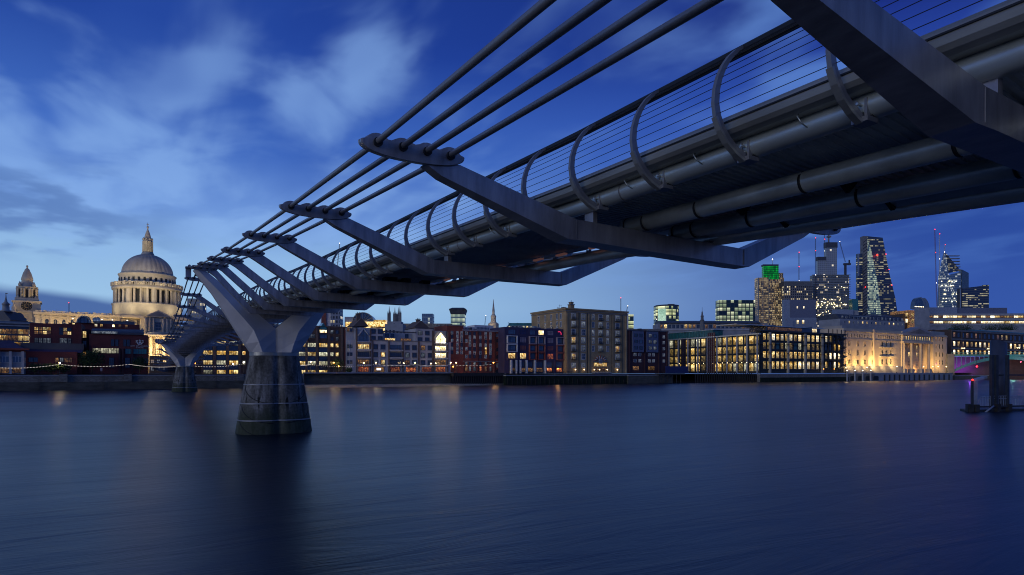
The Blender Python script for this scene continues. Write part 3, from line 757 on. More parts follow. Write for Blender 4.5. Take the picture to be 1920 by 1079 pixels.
# ---- 1 grey apartments with gables
S = 256
b = Bld('apartment_block', 'pale grey riverside apartments with pointed gable windows and balconies', 'apartments', 650, 845, S)
B1 = b
xr = 748
b.wall(655, 845, 639.5, 14, stone_l, xr=xr)
b.wall(665, 718, 617, 13, stone_l, xr=xr, yb=640, back=.0, name='upper_wall')
b.wall(720, 779, 624, 10, stone_l, xr=xr, yb=641, back=3.5, name='terrace_wall')
b.wall(779, 812, 615, 13, stone_l, xr=xr, yb=640, back=.0, name='upper_wall')
b.wall(812, 838, 618, 13, stone_g, xr=xr, yb=640, back=.5, name='upper_wall')
b.wall(650, 666, 618, 12, stone_l, xr=xr, back=1.0, name='corner_wall')
for x0, x1 in ((664, 697), (775, 812)):
    b.gable(x0+2, x1-2, 614, 599, 11, brown, back=2.0, name='roof', xr=xr)
for x, yt in ((679.5, 591), (793.5, 597)):
    k = b.sc(x)
    def ch(q, x=x, yt=yt, k=k):
        u = b.u(x); z1 = b.z(xr, yt); z0 = b.z(xr, 608)
        q.box(u-.75, u+.75, 5, 6.6, z0, z1, brown); q.box(u-.95, u+.95, 4.8, 6.8, z1, z1+.35, brown)
        for e in (-.4, .4): q.tube([(u+e, 5.8, z1+.3), (u+e, 5.8, z1+1.0)], .16, brown, 8)
    b.mb('chimney', ch)
for x0, x1, yt, mm in ((720, 779, 623, slate), (697, 720, 615.5, slate), (779, 812, 614, slate), (652, 668, 617, slate)):
    b.band(x0, x1, yt, .5, .3, mm, xr=xr, name='eaves')
b.band(698, 815, 639.8, .45, .25, stone_dk, xr=xr)
bays = (681.5, 742, 826)
for x in bays:
    for e in (-13, 13): b.strip(x+e, 2.2, 640 if x == 742 else 619, None, .5, brown, xr=xr)
    for i, y in enumerate((652, 666, 679.8)):
        P = {681.5: (warm, glass_dark, dim), 742: (glass_blue, glass_dark, glass_dark), 826: (hot, hot, dim)}[x][i]
        b.win(x, y, 21.5, 8.6, P, frame_d, 6, 1, xr=xr, name='window')
        def bal(q, x=x, y=y):
            u = b.u(x); z = b.z(xr, y+5.6); k = b.sc(x)*12.6
            q.box(u-k, u+k, -1.5, .0, z-.35, z+.25, stone_l); q.box(u-k, u+k, -1.5, -1.42, z+.75, z+.82, frame_d)
            for i in range(16): xx = u-k+2*k*i/15; q.box(xx-.02, xx+.02, -1.48, -1.44, z+.25, z+.76, frame_d)
        b.mb('balcony', bal)
b.strip(756.5, 1.8, 639, None, .3, brown, xr=xr); b.strip(785, 3.2, 639, None, .4, brown, xr=xr); b.strip(699, 1.8, 639, None, .3, brown, xr=xr); b.strip(811, 2.5, 618, None, .3, brown, xr=xr)
# pointed windows
for x, P in ((681.5, glass_blue), (826, hot)):
    def pg(q, x=x, P=P):
        u = b.u(x); k = b.sc(x); hw = 10*k; z0, z1, z2 = b.z(xr, 642), b.z(xr, 632), b.z(xr, 620)
        q.prism([(u-hw, z0), (u+hw, z0), (u+hw, z1), (u, z2), (u-hw, z1)], 'y', -.15, -.02, P)
        for a, c in (((u-hw-.3, z1-.2), (u, z2+.15)), ((u+hw+.3, z1-.2), (u, z2+.15))): q.tube([(a[0], -.3, a[1]), (c[0], -.3, c[1]+.1)], .28, stone_l, 6)
        q.box(u-hw-.3, u-hw, -.3, 0, z0, z1, stone_l); q.box(u+hw, u+hw+.3, -.3, 0, z0, z1, stone_l)
        for e in (-.5, 0, .5): q.box(u+hw*e-.05, u+hw*e+.05, -.2, -.15, z0, z1+(z2-z1)*(1-abs(e)), frame_d)
        q.box(u-hw, u+hw, -.2, -.14, z1-.06, z1+.06, frame_d)
        q.box(u-hw*1.25, u+hw*1.25, -1.4, 0, z0-.5, z0-.05, stone_l)
    b.mb('gable_window', pg)
pz = [glass_dark, glass_dark, curt, dim, glass_dark, glass_blue, warm]
b.grid((704.2, 718, 763.8, 777, 793, 806), (651.6, 665.8, 680), 7.4, 7.4, [glass_dark, glass_dark, glass_dark, curt, curt, glass_blue, dim, warm], xr=xr, frame=frame_d, nx=1, ny=1, fr=.22, sill=stone_g)
b.grid((699.8, 712.8, 787.6, 801), (623.4, 636), 7.4, 6.6, [glass_dark, curt, glass_dark], xr=xr, frame=frame_d, nx=1, ny=1, fr=.22)
b.grid((731, 741, 768), (629.5,), 6, 7, [glass_dark], xr=xr, frame=frame_d, nx=1, ny=1, back=3.5)
b.win(736, 637, 20, 5, warm, frame_d, 5, 1, xr=xr, back=3.2); b.win(766, 637, 20, 5, dim, frame_d, 5, 1, xr=xr, back=3.2)
b.wall(726, 748, 633.2, 3, stone_l, yb=640, xr=xr, name='terrace_wall', back=3.3)
b.grid((652.6, 658.5), (622, 651.6, 665.8, 680), 3.6, 6, [glass_dark, curt, dim], xr=xr, frame=frame_d, nx=1, ny=1)
for i, x in enumerate((681.5, 711, 741, 770.5, 800, 826)):
    b.win(x, 693, 19, 9, (redlit, dim, redlit, redlit, redlit, redlit)[i], frame_d, 4, 1, xr=xr, name='shop_front')
b.mb('shop_sign', lambda q: q.box(b.u(706), b.u(714), -.25, -.14, b.z(xr, 694.5), b.z(xr, 691), glow('shop_sign_light', 'e8f0ff', 1.6)))
b.gable(763, 777, 690, 684, .8, brown, back=-1.0, name='entrance_gable', xr=xr)
for i in range(9): b.mb('roof_vent', lambda q: q.box(b.u(716+i*7)-.3, b.u(716+i*7)+.3, 8, 9, b.z(xr, 624), b.z(xr, 620-random.random()*3), slate))

# ---- 2 brown office block
b = Bld('office_block', 'brown brick office block with rows of wide lit windows behind the bridge pier', 'office block', 366, 650, 258)
xr = 600
b.wall(366, 650, 612.5, 16, brownbrick, xr=xr)
def yv(y): return y
for x in (379, 402, 426.5, 449.5, 470, 555, 574.5, 594, 616.5, 641, 648): b.strip(x, 4.2, 613, None, .45, brown, xr=xr)
wl = [389.5, 414.7, 438, 564.7, 584.2, 606]
for y in (647.5, 664.5, 681.5, 697.5):
    for x in wl:
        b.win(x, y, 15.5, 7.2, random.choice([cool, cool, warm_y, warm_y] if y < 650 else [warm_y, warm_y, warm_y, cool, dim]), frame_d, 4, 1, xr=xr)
        b.mb('spandrel', lambda q: q.box(b.u(x)-8*b.sc(x), b.u(x)+8*b.sc(x), -.04, -.005, b.z(xr, y+13), b.z(xr, y+4.6), glass_dark))
for y in (631,): b.grid((584.2, 606), (y,), 13, 7, [curt, glass_blue], xr=xr, frame=frame_d, nx=3, ny=1)
b.win(606, 621.5, 13, 5, hot, frame_d, 3, 1, xr=xr); b.gable(598, 614, 618, 605.5, 5, teal, back=-.2, name='glazed_gable', xr=xr)
b.grid((457.5, 622.3, 632), (647.5, 664.5, 681.5), 5.2, 6.6, [warm_y, warm_y, cool, warm], xr=xr, frame=frame_d, nx=1, ny=1)
b.grid((622.3, 632), (622, 635), 5.2, 6.4, [warm, glass_dark, glass_dark, curt], xr=xr, frame=frame_d, nx=1, ny=1)
b.wall(645, 651, 618, 10, darkbrick, xr=xr, back=-.6, name='brick_corner')
b.band(366, 650, 612.5, .5, .2, brown, xr=xr)
# ---- 3 red brick building
b = Bld('red_brick_building', 'dark red brick building with pale blinds and an orange lamplit corner', 'building', 838, 946, 257)
xr = 900
b.wall(838, 869, 612.5, 14, redbrick, xr=xr); b.wall(869, 946, 620.5, 14, redbrick, xr=xr)
b.band(868, 946, 620.5, .5, .3, stone_g, xr=xr, name='parapet'); b.band(838, 869, 612.5, .5, .3, stone_dk, xr=xr, name='parapet')
b.band(869, 946, 678, .4, .25, stone_dk, xr=xr)
for i, x in enumerate((847.5, 857.5, 865.5, 874.3, 881, 889.6, 900.6, 910.6, 919.6)):
    for j, y in enumerate((626, 633.2, 640.4, 647.6, 654.8, 662, 669.2)):
        if x < 866 and y > 664: continue
        if x == 874.3 and j % 2: continue
        pane = [curt, glass_dark][(j+(i > 3)) % 2]
        if (i, j) in ((7, 5), (7, 4)): pane = warm
        if pane is glass_dark and random.random() < .3: pane = curt
        b.win(x, y, 4.0, 5.6, pane, frame_w if pane is curt else frame_d, 1, 2, xr=xr)
    if x > 870: b.win(x, 692, 4.4, 9, [curt, curt, redlit, dim][i % 4], frame_d, 1, 2, xr=xr, arch=True); b.win(x, 682.5, 4.2, 5, [glass_dark, curt][i % 2], frame_d, 1, 1, xr=xr)
b.grid((932.8,), (638, 655, 669), 5, 6.5, [glass_dark], xr=xr, frame=frame_d, arch=True); b.win(932.8, 685, 5.2, 8, curt, stone_g, 2, 2, xr=xr, arch=True)
b.win(932.8, 628, 6, 5, glass_blue, stone_g, 2, 1, xr=xr); b.win(933, 696, 9, 7, glass_dark, brown, 1, 1, xr=xr, arch=True)
b = Bld('rooftop_pavilion', 'white rooftop pavilion with glazed strip above the red brick building', 'building', 863, 925, 272, base=GZ+10)
b.wall(863, 888, 614, 8, frame_w, xr=xr); b.wall(890, 925, 610, 8, frame_w, xr=xr); b.win(875, 618, 20, 4, glass_blue, frame_w, 7, 1, xr=xr); b.win(905, 616, 26, 4, glass_blue, frame_w, 9, 1, xr=xr)
# ---- 4 coloured flats
b = Bld('coloured_flats', 'dark purple riverside flats with framed pink and terracotta balcony bays', 'apartments', 946, 1061, 251)
xr = 1003
b.wall(946, 1061, 615.5, 14, purple, xr=xr)
for y in (628.5, 643.5, 657.5, 674): b.band(952, 1061, y, .3, .12, purple, xr=xr, name='floor_band')
def frame_bay(x0, x1, y0, y1, m):
    def f(q):
        a, c = b.u(x0), b.u(x1); z1, z0 = b.z(xr, y0), b.z(xr, y1); w = .32
        q.box(a-w, a, -.9, 0, z0-w, z1+w, m); q.box(c, c+w, -.9, 0, z0-w, z1+w, m); q.box(a, c, -.9, 0, z1, z1+w, m); q.box(a, c, -.9, 0, z0-w, z0, m)
    b.mb('balcony_frame', f)
for y0, y1, m1, m2 in ((632.5, 644.5, salmon2, frame_w), (648, 659.5, salmon, frame_w), (662.5, 674, orange_p, purple)):
    frame_bay(992.5, 1004, y0, y1, m1); frame_bay(1008.5, 1020, y0, y1, m1); frame_bay(1044, 1056, y0, y1, salmon if m1 is not salmon2 else salmon2); frame_bay(951, 968, y0, y1, m2)
    y = (y0+y1)/2
    for x, w in ((998.2, 10), (1014.2, 10), (1050, 10.5), (959.5, 15)):
        b.win(x, y, w, 9.5, warm if (x == 959.5 and y0 > 660) else (glass_blue if y0 < 660 else glass_dark), frame_d, 3, 1, xr=xr)
    for x in (980.5, 1031.8):
        b.win(x, y, 13, 9.5, warm if (x == 980.5 and y0 > 660) else (salmon2 if y0 < 640 else redlit if y0 > 660 else salmon), purple, 4, 4, xr=xr, fr=.1)
for x, w, p in ((959.5, 15, glass_blue), (980.5, 13, navy), (998, 11, glass_blue), (1014.5, 11, hot), (1031.8, 13, salmon2), (1050, 11, navy)): b.win(x, 624, w, 8, p, purple, 4, 3 if w == 13 else 1, xr=xr)
for x in (957, 966.5, 974, 986, 1001.5, 1020.5, 1037.5, 1058): b.strip(x, 2.4, 676, None, 1.3, frame_w if x < 1025 else purple, xr=xr, name='column')
for x, w, p in ((961.8, 7, teal), (980, 9, teal), (994, 10, teal), (1011, 14, teal), (1030, 11, redlit), (1048, 13, redlit)):
    b.win(x, 684, w, 9, glass_dark if p is teal else glass_blue, frame_d, 2, 1, xr=xr)
    b.win(x, 694, w, 7, dim if p is teal else redlit, frame_d, 3, 1, xr=xr, name='shop_front')
b.mb('wall_emblem', lambda q: q.tube([(b.u(1046), -.2, b.z(xr, 621)), (b.u(1049.5), -.2, b.z(xr, 620.6)), (b.u(1051.5), -.2, b.z(xr, 623)), (b.u(1051.8), -.2, b.z(xr, 626.5))], .22, glow('emblem_pink', 'd0305a', .9), 5))
b.mb('terrace_rail', lambda q: [q.box(b.u(948), b.u(1061), -5.2, -5.12, 1.0, 1.1, frame_d)]+[q.box(b.u(948+i*2.8)-.04, b.u(948+i*2.8)+.04, -5.2, -5.12, -.3, 1.0, frame_d) for i in range(41)])
# ---- 5 brick warehouse
b = Bld('brick_warehouse', 'tall brown brick warehouse with white windows, parapet and roof turret', 'warehouse', 1061, 1176, 249)
xr = 1118
b.wall(1061, 1176, 583, 31, tanbrick, xr=xr)
b.band(1060.5, 1176.5, 582.2, .7, .5, tanbrick, xr=xr, name='parapet'); b.band(1061, 1176, 586.2, .35, .3, stone_dk, xr=xr, name='cornice'); b.band(1061, 1176, 589, .25, .15, stone_dk, xr=xr, name='cornice')
b.mb('side_cornice', lambda q: (q.box(-.5, 0, -.5, 31.4, b.z(xr, 583.6), b.z(xr, 580.6), tanbrick), q.box(-.3, 0, -.3, 31.2, b.z(xr, 587), b.z(xr, 585.6), stone_dk)))
for x in (1063.5, 1104, 1148.5, 1173.5): b.strip(x, 3.4, 590, None, .35, tanbrick, xr=xr)
def tur(q):
    u = b.u(1078); z0 = b.z(xr, 583); k = b.sc(1078)
    q.box(u-1.1, u+1.1, 2, 4.2, z0, z0+9*k, tanbrick); q.box(u-1.35, u+1.35, 1.8, 4.4, z0+9*k, z0+10.5*k, stone_dk); q.box(u-.8, u+.8, 2.3, 3.9, z0+10.5*k, z0+14*k, tanbrick)
    q.box(u-1.0, u+1.0, 2.1, 4.1, z0+14*k, z0+15*k, stone_dk); q.tube([(u, 3.1, z0+15*k), (u, 3.1, z0+18.5*k)], .12, stone_dk, 6)
b.mb('turret', tur)
rows = (595.4, 609.9, 624.5, 639.3, 654.2, 669.4, 685.4)
balm = mat('balcony_iron', (.02, .02, .022), .5)
for x, w in ((1075.2, 8.6), (1093.6, 8.2), (1112, 5), (1125.7, 8), (1139.3, 5), (1157.5, 8.6)):
    for j, y in enumerate(rows):
        if j >= 5 and 1105 < x < 1145: continue
        P = curt if (j+int(x)) % 3 else glass_dark
        if (x, j) in ((1075.2, 3), (1075.2, 5), (1157.5, 4)): P = warm
        b.win(x, y, w, 10.2 if j < 6 else 8, P, frame_w, 3 if w > 6 else 2, 2, xr=xr, fr=.14, balc=balm if x in (1075.2, 1125.7, 1157.5) and j < 6 else None)
def fan(q):
    u = b.u(1125.7); z = b.z(xr, 676.5); k = b.sc(1125)
    for i in range(13):
        a = math.pi*i/12; r0, r1 = 7.5*k, (16 if i % 2 == 0 else 13)*k
        q.tube([(u+r0*math.cos(a)*1.05, -.25, z+.35*r0*math.sin(a)*1.2), (u+r1*math.cos(a), -.25, z+.55*r1*math.sin(a)*1.25)], .16, frame_w if i % 2 else salmon, 5)
    q.box(u-3.5*k, u+3.5*k, -.3, -.02, z-1.5, z+4*k, frame_w); q.box(u-18*k, u+18*k, -.5, 0, z-.7, z-.3, stone_dk)
    for e in (-1.2, 0, 1.2): q.box(u+e*k*1.6-.12, u+e*k*1.6+.12, -.34, -.3, z-1.4, z+3.6*k, frame_d)
b.mb('fan_ornament', fan)
b.win(1125.7, 684, 31, 6.4, warm, frame_d, 9, 1, xr=xr, name='restaurant_window')
b.win(1125.7, 693, 31, 6, dim, frame_d, 5, 1, xr=xr, name='restaurant_window')
b.mb('canopy', lambda q: q.box(b.u(1110), b.u(1141), -2.5, -.1, b.z(xr, 702), b.z(xr, 699), stone_l))
for x in (1077.5, 1094, 1113, 1122.5, 1137, 1156): b.mb('wall_lamp', lambda q: q.lathe([(.05, b.z(xr, 693.5)-.28), (.28, b.z(xr, 693.5)-.1), (.28, b.z(xr, 693.5)+.12), (.05, b.z(xr, 693.5)+.28)], lampm, b.u(x), -.7, 10))
sidew = {}
m_ = MB(); m_.box(-.12, -.0, -.8, .8, -1.5, 1.5, frame_w); m_.box(-.14, -.12, -.62, -.06, -1.3, 1.3, glass_dark); m_.box(-.14, -.12, .06, .62, -1.3, 1.3, glass_dark); sm_ = m_.mesh('window')
for yy in (4.2, 7.4, 12.5, 18, 24):
    for y in rows[:4]: inst(sm_, 'window', b.o, (0, yy, b.z(xr, y)))
# ---- 6 purple brick flats
b = Bld('purple_brick_flats', 'dark purple brick flats with two blue grey bay panels', 'apartments', 1176, 1252, 249)
xr = 1214
b.wall(1176, 1252, 621, 15, purbrick, xr=xr)
blup = mat('blue_grey_panel', (.11, .13, .20), .6)
for x0, x1 in ((1184.5, 1205.5), (1211, 1232.5)): b.wall(x0, x1, 622.5, .8, blup, xr=xr, yb=661, back=-.8, name='bay_panel')
for x in (1180, 1208.5, 1235, 1250): b.strip(x, 2.6, 620, None, .5, purbrick, xr=xr)
b.grid((1190.5, 1199.5, 1217, 1226), (630, 641.5, 653), 7, 5.6, [glass_blue, curt, glass_dark, curt], xr=xr, frame=frame_d, nx=2, ny=1, back=-.8)
b.grid((1190.5, 1199.5, 1217.5, 1225), (665.5, 677), 6, 5.2, [warm, curt, curt, glass_dark, warm], xr=xr, frame=frame_w, nx=2, ny=1)
b.grid((1244.5,), (631, 642, 653.5, 665.5, 677), 5, 5, [curt, glass_dark, curt], xr=xr, frame=frame_w, nx=2, ny=1)
b.grid((1192, 1221), (691,), 15, 7, [navy, dim], xr=xr, frame=frame_d, nx=5, ny=1)
b.band(1176, 1252, 621, .5, .3, slate, xr=xr, name='parapet')
# ---- 7 glass office, set back wing and river wing
dimg = lit('dim_green_room', '5a4a24', 'b89a58', .7, 1.2)
glow_w = mat('tinted_glass', (.03, .035, .03), .6, 0, .3)
def storey_glass(b, x0, x1, floors, xr, n, panes, colm, colx, cw=3.4, proud=.5):
    xs = rng(x0, x1, n+1)
    for (ya, yb), pn in zip(floors, panes):
        for a, c in zip(xs, xs[1:]):
            P = random.choice(pn); b.win((a+c)/2, (ya+yb)/2, (c-a)*.97, (yb-ya)*.9, P, frame_d, 4, 1, xr=xr, fr=.05)
        b.band(x0, x1, yb+.3, .5, .35, frame_d, xr=xr, name='floor_slab')
    for x in colx: b.strip(x, cw, floors[0][0]-2, None, proud, colm, xr=xr, name='column')
ZC = zs(1425, 243.6)
b = Bld('glass_office_wing', 'long glass office wing with green glazed attic and red lift towers, receding to the left', 'office block', 1250, 1425, ZC*1.20, ZC)
def vy(x, f): # interpolate picture height along the wing: f=0 attic top ... given as heights at the corner x=1425
    return 698-(698-f)*ZC/(b.a.y+b.d.y*b.u(x))
xr = 1424.9
b.wall(1250, 1424.5, 625, .3, glow_w, xr=xr); b.wall(1250, 1405, 625, 12, glow_w, xr=xr, back=.3, name='rear_wall')
b.mb('attic', lambda q: q.box(0, b.L*.52, 1.5, 10, b.z(xr, 626), b.z(xr, 611.5), teal)); b.mb('attic_roof', lambda q: q.box(-.5, b.L*.54, 1, 11, b.z(xr, 611.5), b.z(xr, 610.5), alu))
for a in rng(.0, .52, 30): b.mb('attic_mullion', lambda q: q.box(b.L*a-.06, b.L*a+.06, 1.40, 1.499, b.z(xr, 626), b.z(xr, 611.5), frame_d))
fl = [(629, 645), (648, 662), (665, 678), (681, 697)]
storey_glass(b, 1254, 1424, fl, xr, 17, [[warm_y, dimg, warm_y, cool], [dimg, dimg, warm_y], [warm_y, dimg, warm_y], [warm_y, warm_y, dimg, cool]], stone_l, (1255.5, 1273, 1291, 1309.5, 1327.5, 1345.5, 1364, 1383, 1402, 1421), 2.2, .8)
b.mb('eaves_beam', lambda q: q.box(-.6, b.L+.4, -1.2, .2, b.z(xr, 627.5), b.z(xr, 625), alu))
for x0, x1, mm in ((1330, 1342.5, redm), (1280, 1288, purbrick)):
    def lt(q, x0=x0, x1=x1, mm=mm):
        a, c = b.u(x0), b.u(x1); z1 = b.z(xr, 618 if mm is redm else 627)
        q.box(a, c, -1.0, -.9, 0, z1, warm if False else glass_dark)
        for i in range(4): xx = a+(c-a)*i/3; q.box(xx-.14, xx+.14, -1.3, -.9, 0, z1, mm)
        for j in range(17): q.box(a, c, -1.25, -.95, z1*j/16-.12, z1*j/16+.12, mm)
    b.mb('lift_tower', lt)
for x in range(1276, 1424, 9): b.mb('wall_lamp', lambda q: q.box(b.u(x)-.12, b.u(x)+.12, -1.05, -.82, b.z(xr, 680.3), b.z(xr, 679.4), lampm))
b = Bld('glass_office', 'wide glass fronted office glowing yellow on four floors with an outside stair', 'office block', 1425, 1582, 244)
xr = 1500
b.wall(1425.5, 1582, 624, 3, glow_w, xr=xr); b.wall(1462, 1582, 624, 14, glow_w, xr=xr, back=3, name='rear_wall')
b.wall(1445, 1546, 614, 12, glass_dark, xr=xr, yb=624, back=3, name='attic')
b.mb('attic_roof', lambda q: q.box(b.u(1385), b.u(1550), 1.5, 16, b.z(xr, 614.5), b.z(xr, 613.3), alu))
b.mb('roof_slab', lambda q: q.box(-.5, b.u(1584), -1.3, 3, b.z(xr, 625.2), b.z(xr, 622.6), frame_d))
b.win(1480, 618.5, 100, 5.5, dim, frame_d, 30, 1, xr=xr, back=2.95); b.win(1535, 618.5, 14, 6.5, hot, frame_d, 4, 1, xr=xr, back=2.9)
fl = [(628, 641), (644, 657), (660, 673.5), (678, 693)]
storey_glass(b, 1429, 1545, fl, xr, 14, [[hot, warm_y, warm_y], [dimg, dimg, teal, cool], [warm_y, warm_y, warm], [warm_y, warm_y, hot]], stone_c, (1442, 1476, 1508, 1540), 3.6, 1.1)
for y in (626.5, 642.5, 658.5, 675.5): b.mb('balcony_rail', lambda q: [q.box(0, b.u(1582), -1.9, -1.82, b.z(xr, y)-.55, b.z(xr, y)-.45, frame_d), q.box(0, b.u(1582), -1.9, -.3, b.z(xr, y)-1.65, b.z(xr, y)-1.5, frame_d)]+[q.box(k_*3., k_*3.+.05, -1.9, -1.84, b.z(xr, y)-1.5, b.z(xr, y)-.5, frame_d) for k_ in range(int(b.u(1582)/3))])
def stair(q):
    for x in (1548, 1556, 1564, 1572, 1579): q.box(b.u(x)-.16, b.u(x)+.16, -2.2, -1.8, 0, b.z(xr, 615), frame_d)
    fy = [693, 676, 659, 642, 626]
    for i in range(4):
        z0, z1 = b.z(xr, fy[i]), b.z(xr, fy[i+1]); a, c = b.u(1564), b.u(1577); mz = (z0+z1)/2
        q.prism([(a, z0), (a, z0+.6), (c, mz+.6), (c, mz)], 'y', -3.4, -2.4, frame_d); q.prism([(c, mz), (c, mz+.6), (a, z1+.6), (a, z1)], 'y', -2.3, -1.5, frame_d)
        q.box(a, c+1, -3.5, -1.5, mz-.1, mz+.1, frame_d); q.box(b.u(1546), b.u(1580), -2.6, 0, z1-.25, z1, frame_d)
b.mb('outside_stair', stair)
b.grid((1549, 1557, 1565, 1573), (634, 650, 667, 684), 6, 11, [hot, dimg, glass_dark, warm_y], xr=xr, frame=frame_d, nx=1, ny=1)
for i in range(8): b.mb('roof_plant', lambda q: q.box(b.u(1430+i*17), b.u(1437+i*17), 6, 9, b.z(xr, 614), b.z(xr, 610+random.random()*3), slate))
for i, x in enumerate((1533, 1553)): b.mb('flood_lamp', lambda q: q.lathe([(.05, b.z(xr, 692)-.3), (.32, b.z(xr, 692)), (.05, b.z(xr, 692)+.3)], lamp_o, b.u(x), -4, 10))
# ---- 8 floodlit cream hall
b = Bld('columned_hall', 'floodlit cream stone hall with a columned portico and pediment', 'hall', 1582, 1775, 248)
xr = 1680
b.wall(1582, 1690, 621, 18, cream, xr=xr); b.wall(1750, 1775, 624, 18, cream, xr=xr); b.wall(1690, 1750, 621, 14, cream, xr=xr, back=4.5)
b.wall(1775, 1784, 627, 15, cream, xr=xr, back=3)
b.band(1582, 1690, 625.5, .7, .6, stone_g, xr=xr); b.band(1750, 1775, 627, .7, .5, stone_g, xr=xr); b.band(1582, 1690, 640, .4, .3, cream, xr=xr)
b.wall(1582, 1690, 616.5, 14, lead, xr=xr, yb=621, back=1.2, name='roof'); b.wall(1750, 1775, 617, 14, lead, xr=xr, yb=624, back=1.5, name='roof')
for x in (1637.5, 1690.5): b.strip(x, 4, 621, None, .8, cream, xr=xr)
def port(q):
    for x in (1693, 1707, 1724.5, 1739.5):
        u = b.u(x); z1 = b.z(xr, 643); z0 = b.z(xr, 692); r = 2.5*b.sc(x)
        q.lathe([(r*1.25, z0), (r*1.25, z0+.5), (r, z0+.9), (r*.98, z0+(z1-z0)*.4), (r*.84, z1-.8), (r*1.1, z1-.4), (r*1.2, z1)], cream, u, -.6, 18)
        q.box(u-r*1.6, u+r*1.6, -.6-r*1.6, -.6+r*1.6, 0, z0, stone_g)
b.mb('portico_columns', port)
b.mb('entablature', lambda q: (q.box(b.u(1688.5), b.u(1743.5), -2.2, 4.6, b.z(xr, 643), b.z(xr, 639.5), cream), q.box(b.u(1690), b.u(1742), -1.2, 4.5, b.z(xr, 639.5), b.z(xr, 628.5), stone_c), q.box(b.u(1686), b.u(1747), -2.4, 4.6, b.z(xr, 628.5), b.z(xr, 626), stone_g)))
b.gable(1686, 1750, 626, 611, 7, stone_g, back=-2.4, name='pediment', xr=xr)
b.mb('pediment_dark_panel', lambda q: q.prism([(b.u(1697), b.z(xr, 624.6)), (b.u(1739), b.z(xr, 624.6)), (b.u(1718), b.z(xr, 615))], 'y', -2.46, -2.41, stone_dk))  # flat darker panel on the pediment face, shade of a recess in its colour
b.grid(rng(1695.5, 1739, 11), (633.5,), 2.6, 6.5, [warm], xr=xr, frame=cream, nx=1, ny=1, back=-1.25)
wp = [dim, glass_dark, warm, glass_dark]
b.grid((1589.5, 1596, 1602.5, 1607, 1611.5, 1616, 1621, 1627, 1633, 1637)+tuple(rng(1647.5, 1675.5, 8))+(1683, 1687.5), (633.5,), 2.7, 6.2, [blackm], xr=xr, frame=cream, nx=1, ny=1, arch=True)
for x in (1592, 1608, 1621.5, 1636):
    for y in (647.5, 663.5, 680): b.win(x, y, 6.6, 8.6, dim if x < 1625 and y < 670 else blackm, cream, 3, 1, xr=xr, sill=stone_c, fr=.3)
for x in (1654, 1661.7, 1669.7):
    for y in (646.5, 662.5, 679): b.win(x, y, 5.4, 8.8, blackm, stone_c, 2, 1, xr=xr, fr=.2)
for y in (652.5, 669.5): b.mb('balcony', lambda q: q.box(b.u(1649), b.u(1674.5), -1.1, 0, b.z(xr, y+.7), b.z(xr, y-.9), stone_c))
for x in (1755, 1761, 1767): b.grid((x,), (632, 647, 663, 679), 4, 8, [blackm, blackm, dim], xr=xr, frame=cream, nx=1, ny=1)
for x in (1703, 1716, 1731): b.grid((x,), (650, 664, 681), 5, 8, [warm_y, dim, warm], xr=xr, frame=cream, nx=2, ny=2, back=4.45)
b.wall(1582, 1690, 687.5, 1.0, stone_g, xr=xr, back=-1.0, name='plinth')
b.wall(1765, 1770, 612, 3, brownbrick, xr=xr, yb=618, back=6, name='chimney')
# ---- 9 banded office by the arch bridge
b = Bld('banded_office', 'dark office with long lit window bands behind the arch bridge', 'office block', 1784, 1990, 262)
xr = 1850
b.wall(1784, 1990, 622, 20, brownbrick, xr=xr)
for y, pn in ((631.5, [glass_dark, dimg, glass_blue, dim]), (647.5, [warm_y, hot, warm_y]), (662.5, [hot, warm_y, warm_y])):
    b.grid(rng(1789, 1985, 25), (y,), 7.2, 8.6, pn, xr=xr, frame=frame_d, nx=2, ny=1)
for y in (624, 639.5, 655.5, 671): b.band(1784, 1990, y, 1.3, .6, stone_dk, xr=xr, name='floor_band')
for x in (1784, 1803, 1840, 1900): b.strip(x, 3, 622, None, .5, brown, xr=xr)
for x, y in ((1801, 656), (1849.5, 655), (1904.5, 651)):
    def chd(q, x=x, y=y):
        u, z = b.u(x), b.z(xr, y)
        for i in range(9): a = 2*math.pi*i/9; q.lathe([(.05, z-.2+.5*(i % 2)), (.3, z+.5*(i % 2)), (.05, z+.2+.5*(i % 2))], lampm, u+1.2*math.cos(a), -2+.9*math.sin(a), 8)
        q.tube([(u, -2, z-6), (u, -2, z+.4)], .1, frame_d, 6)
        q.tube([(u-1.2, -2, z-.1), (u, -2, z-.5), (u+1.2, -2, z-.1)], .06, frame_d, 6)
    b.mb('lamp_cluster', chd)
b.mb('roof_hedge_box', lambda q: q.box(b.u(1790), b.u(1985), 2, 5, b.z(xr, 622), b.z(xr, 619.5), teal))

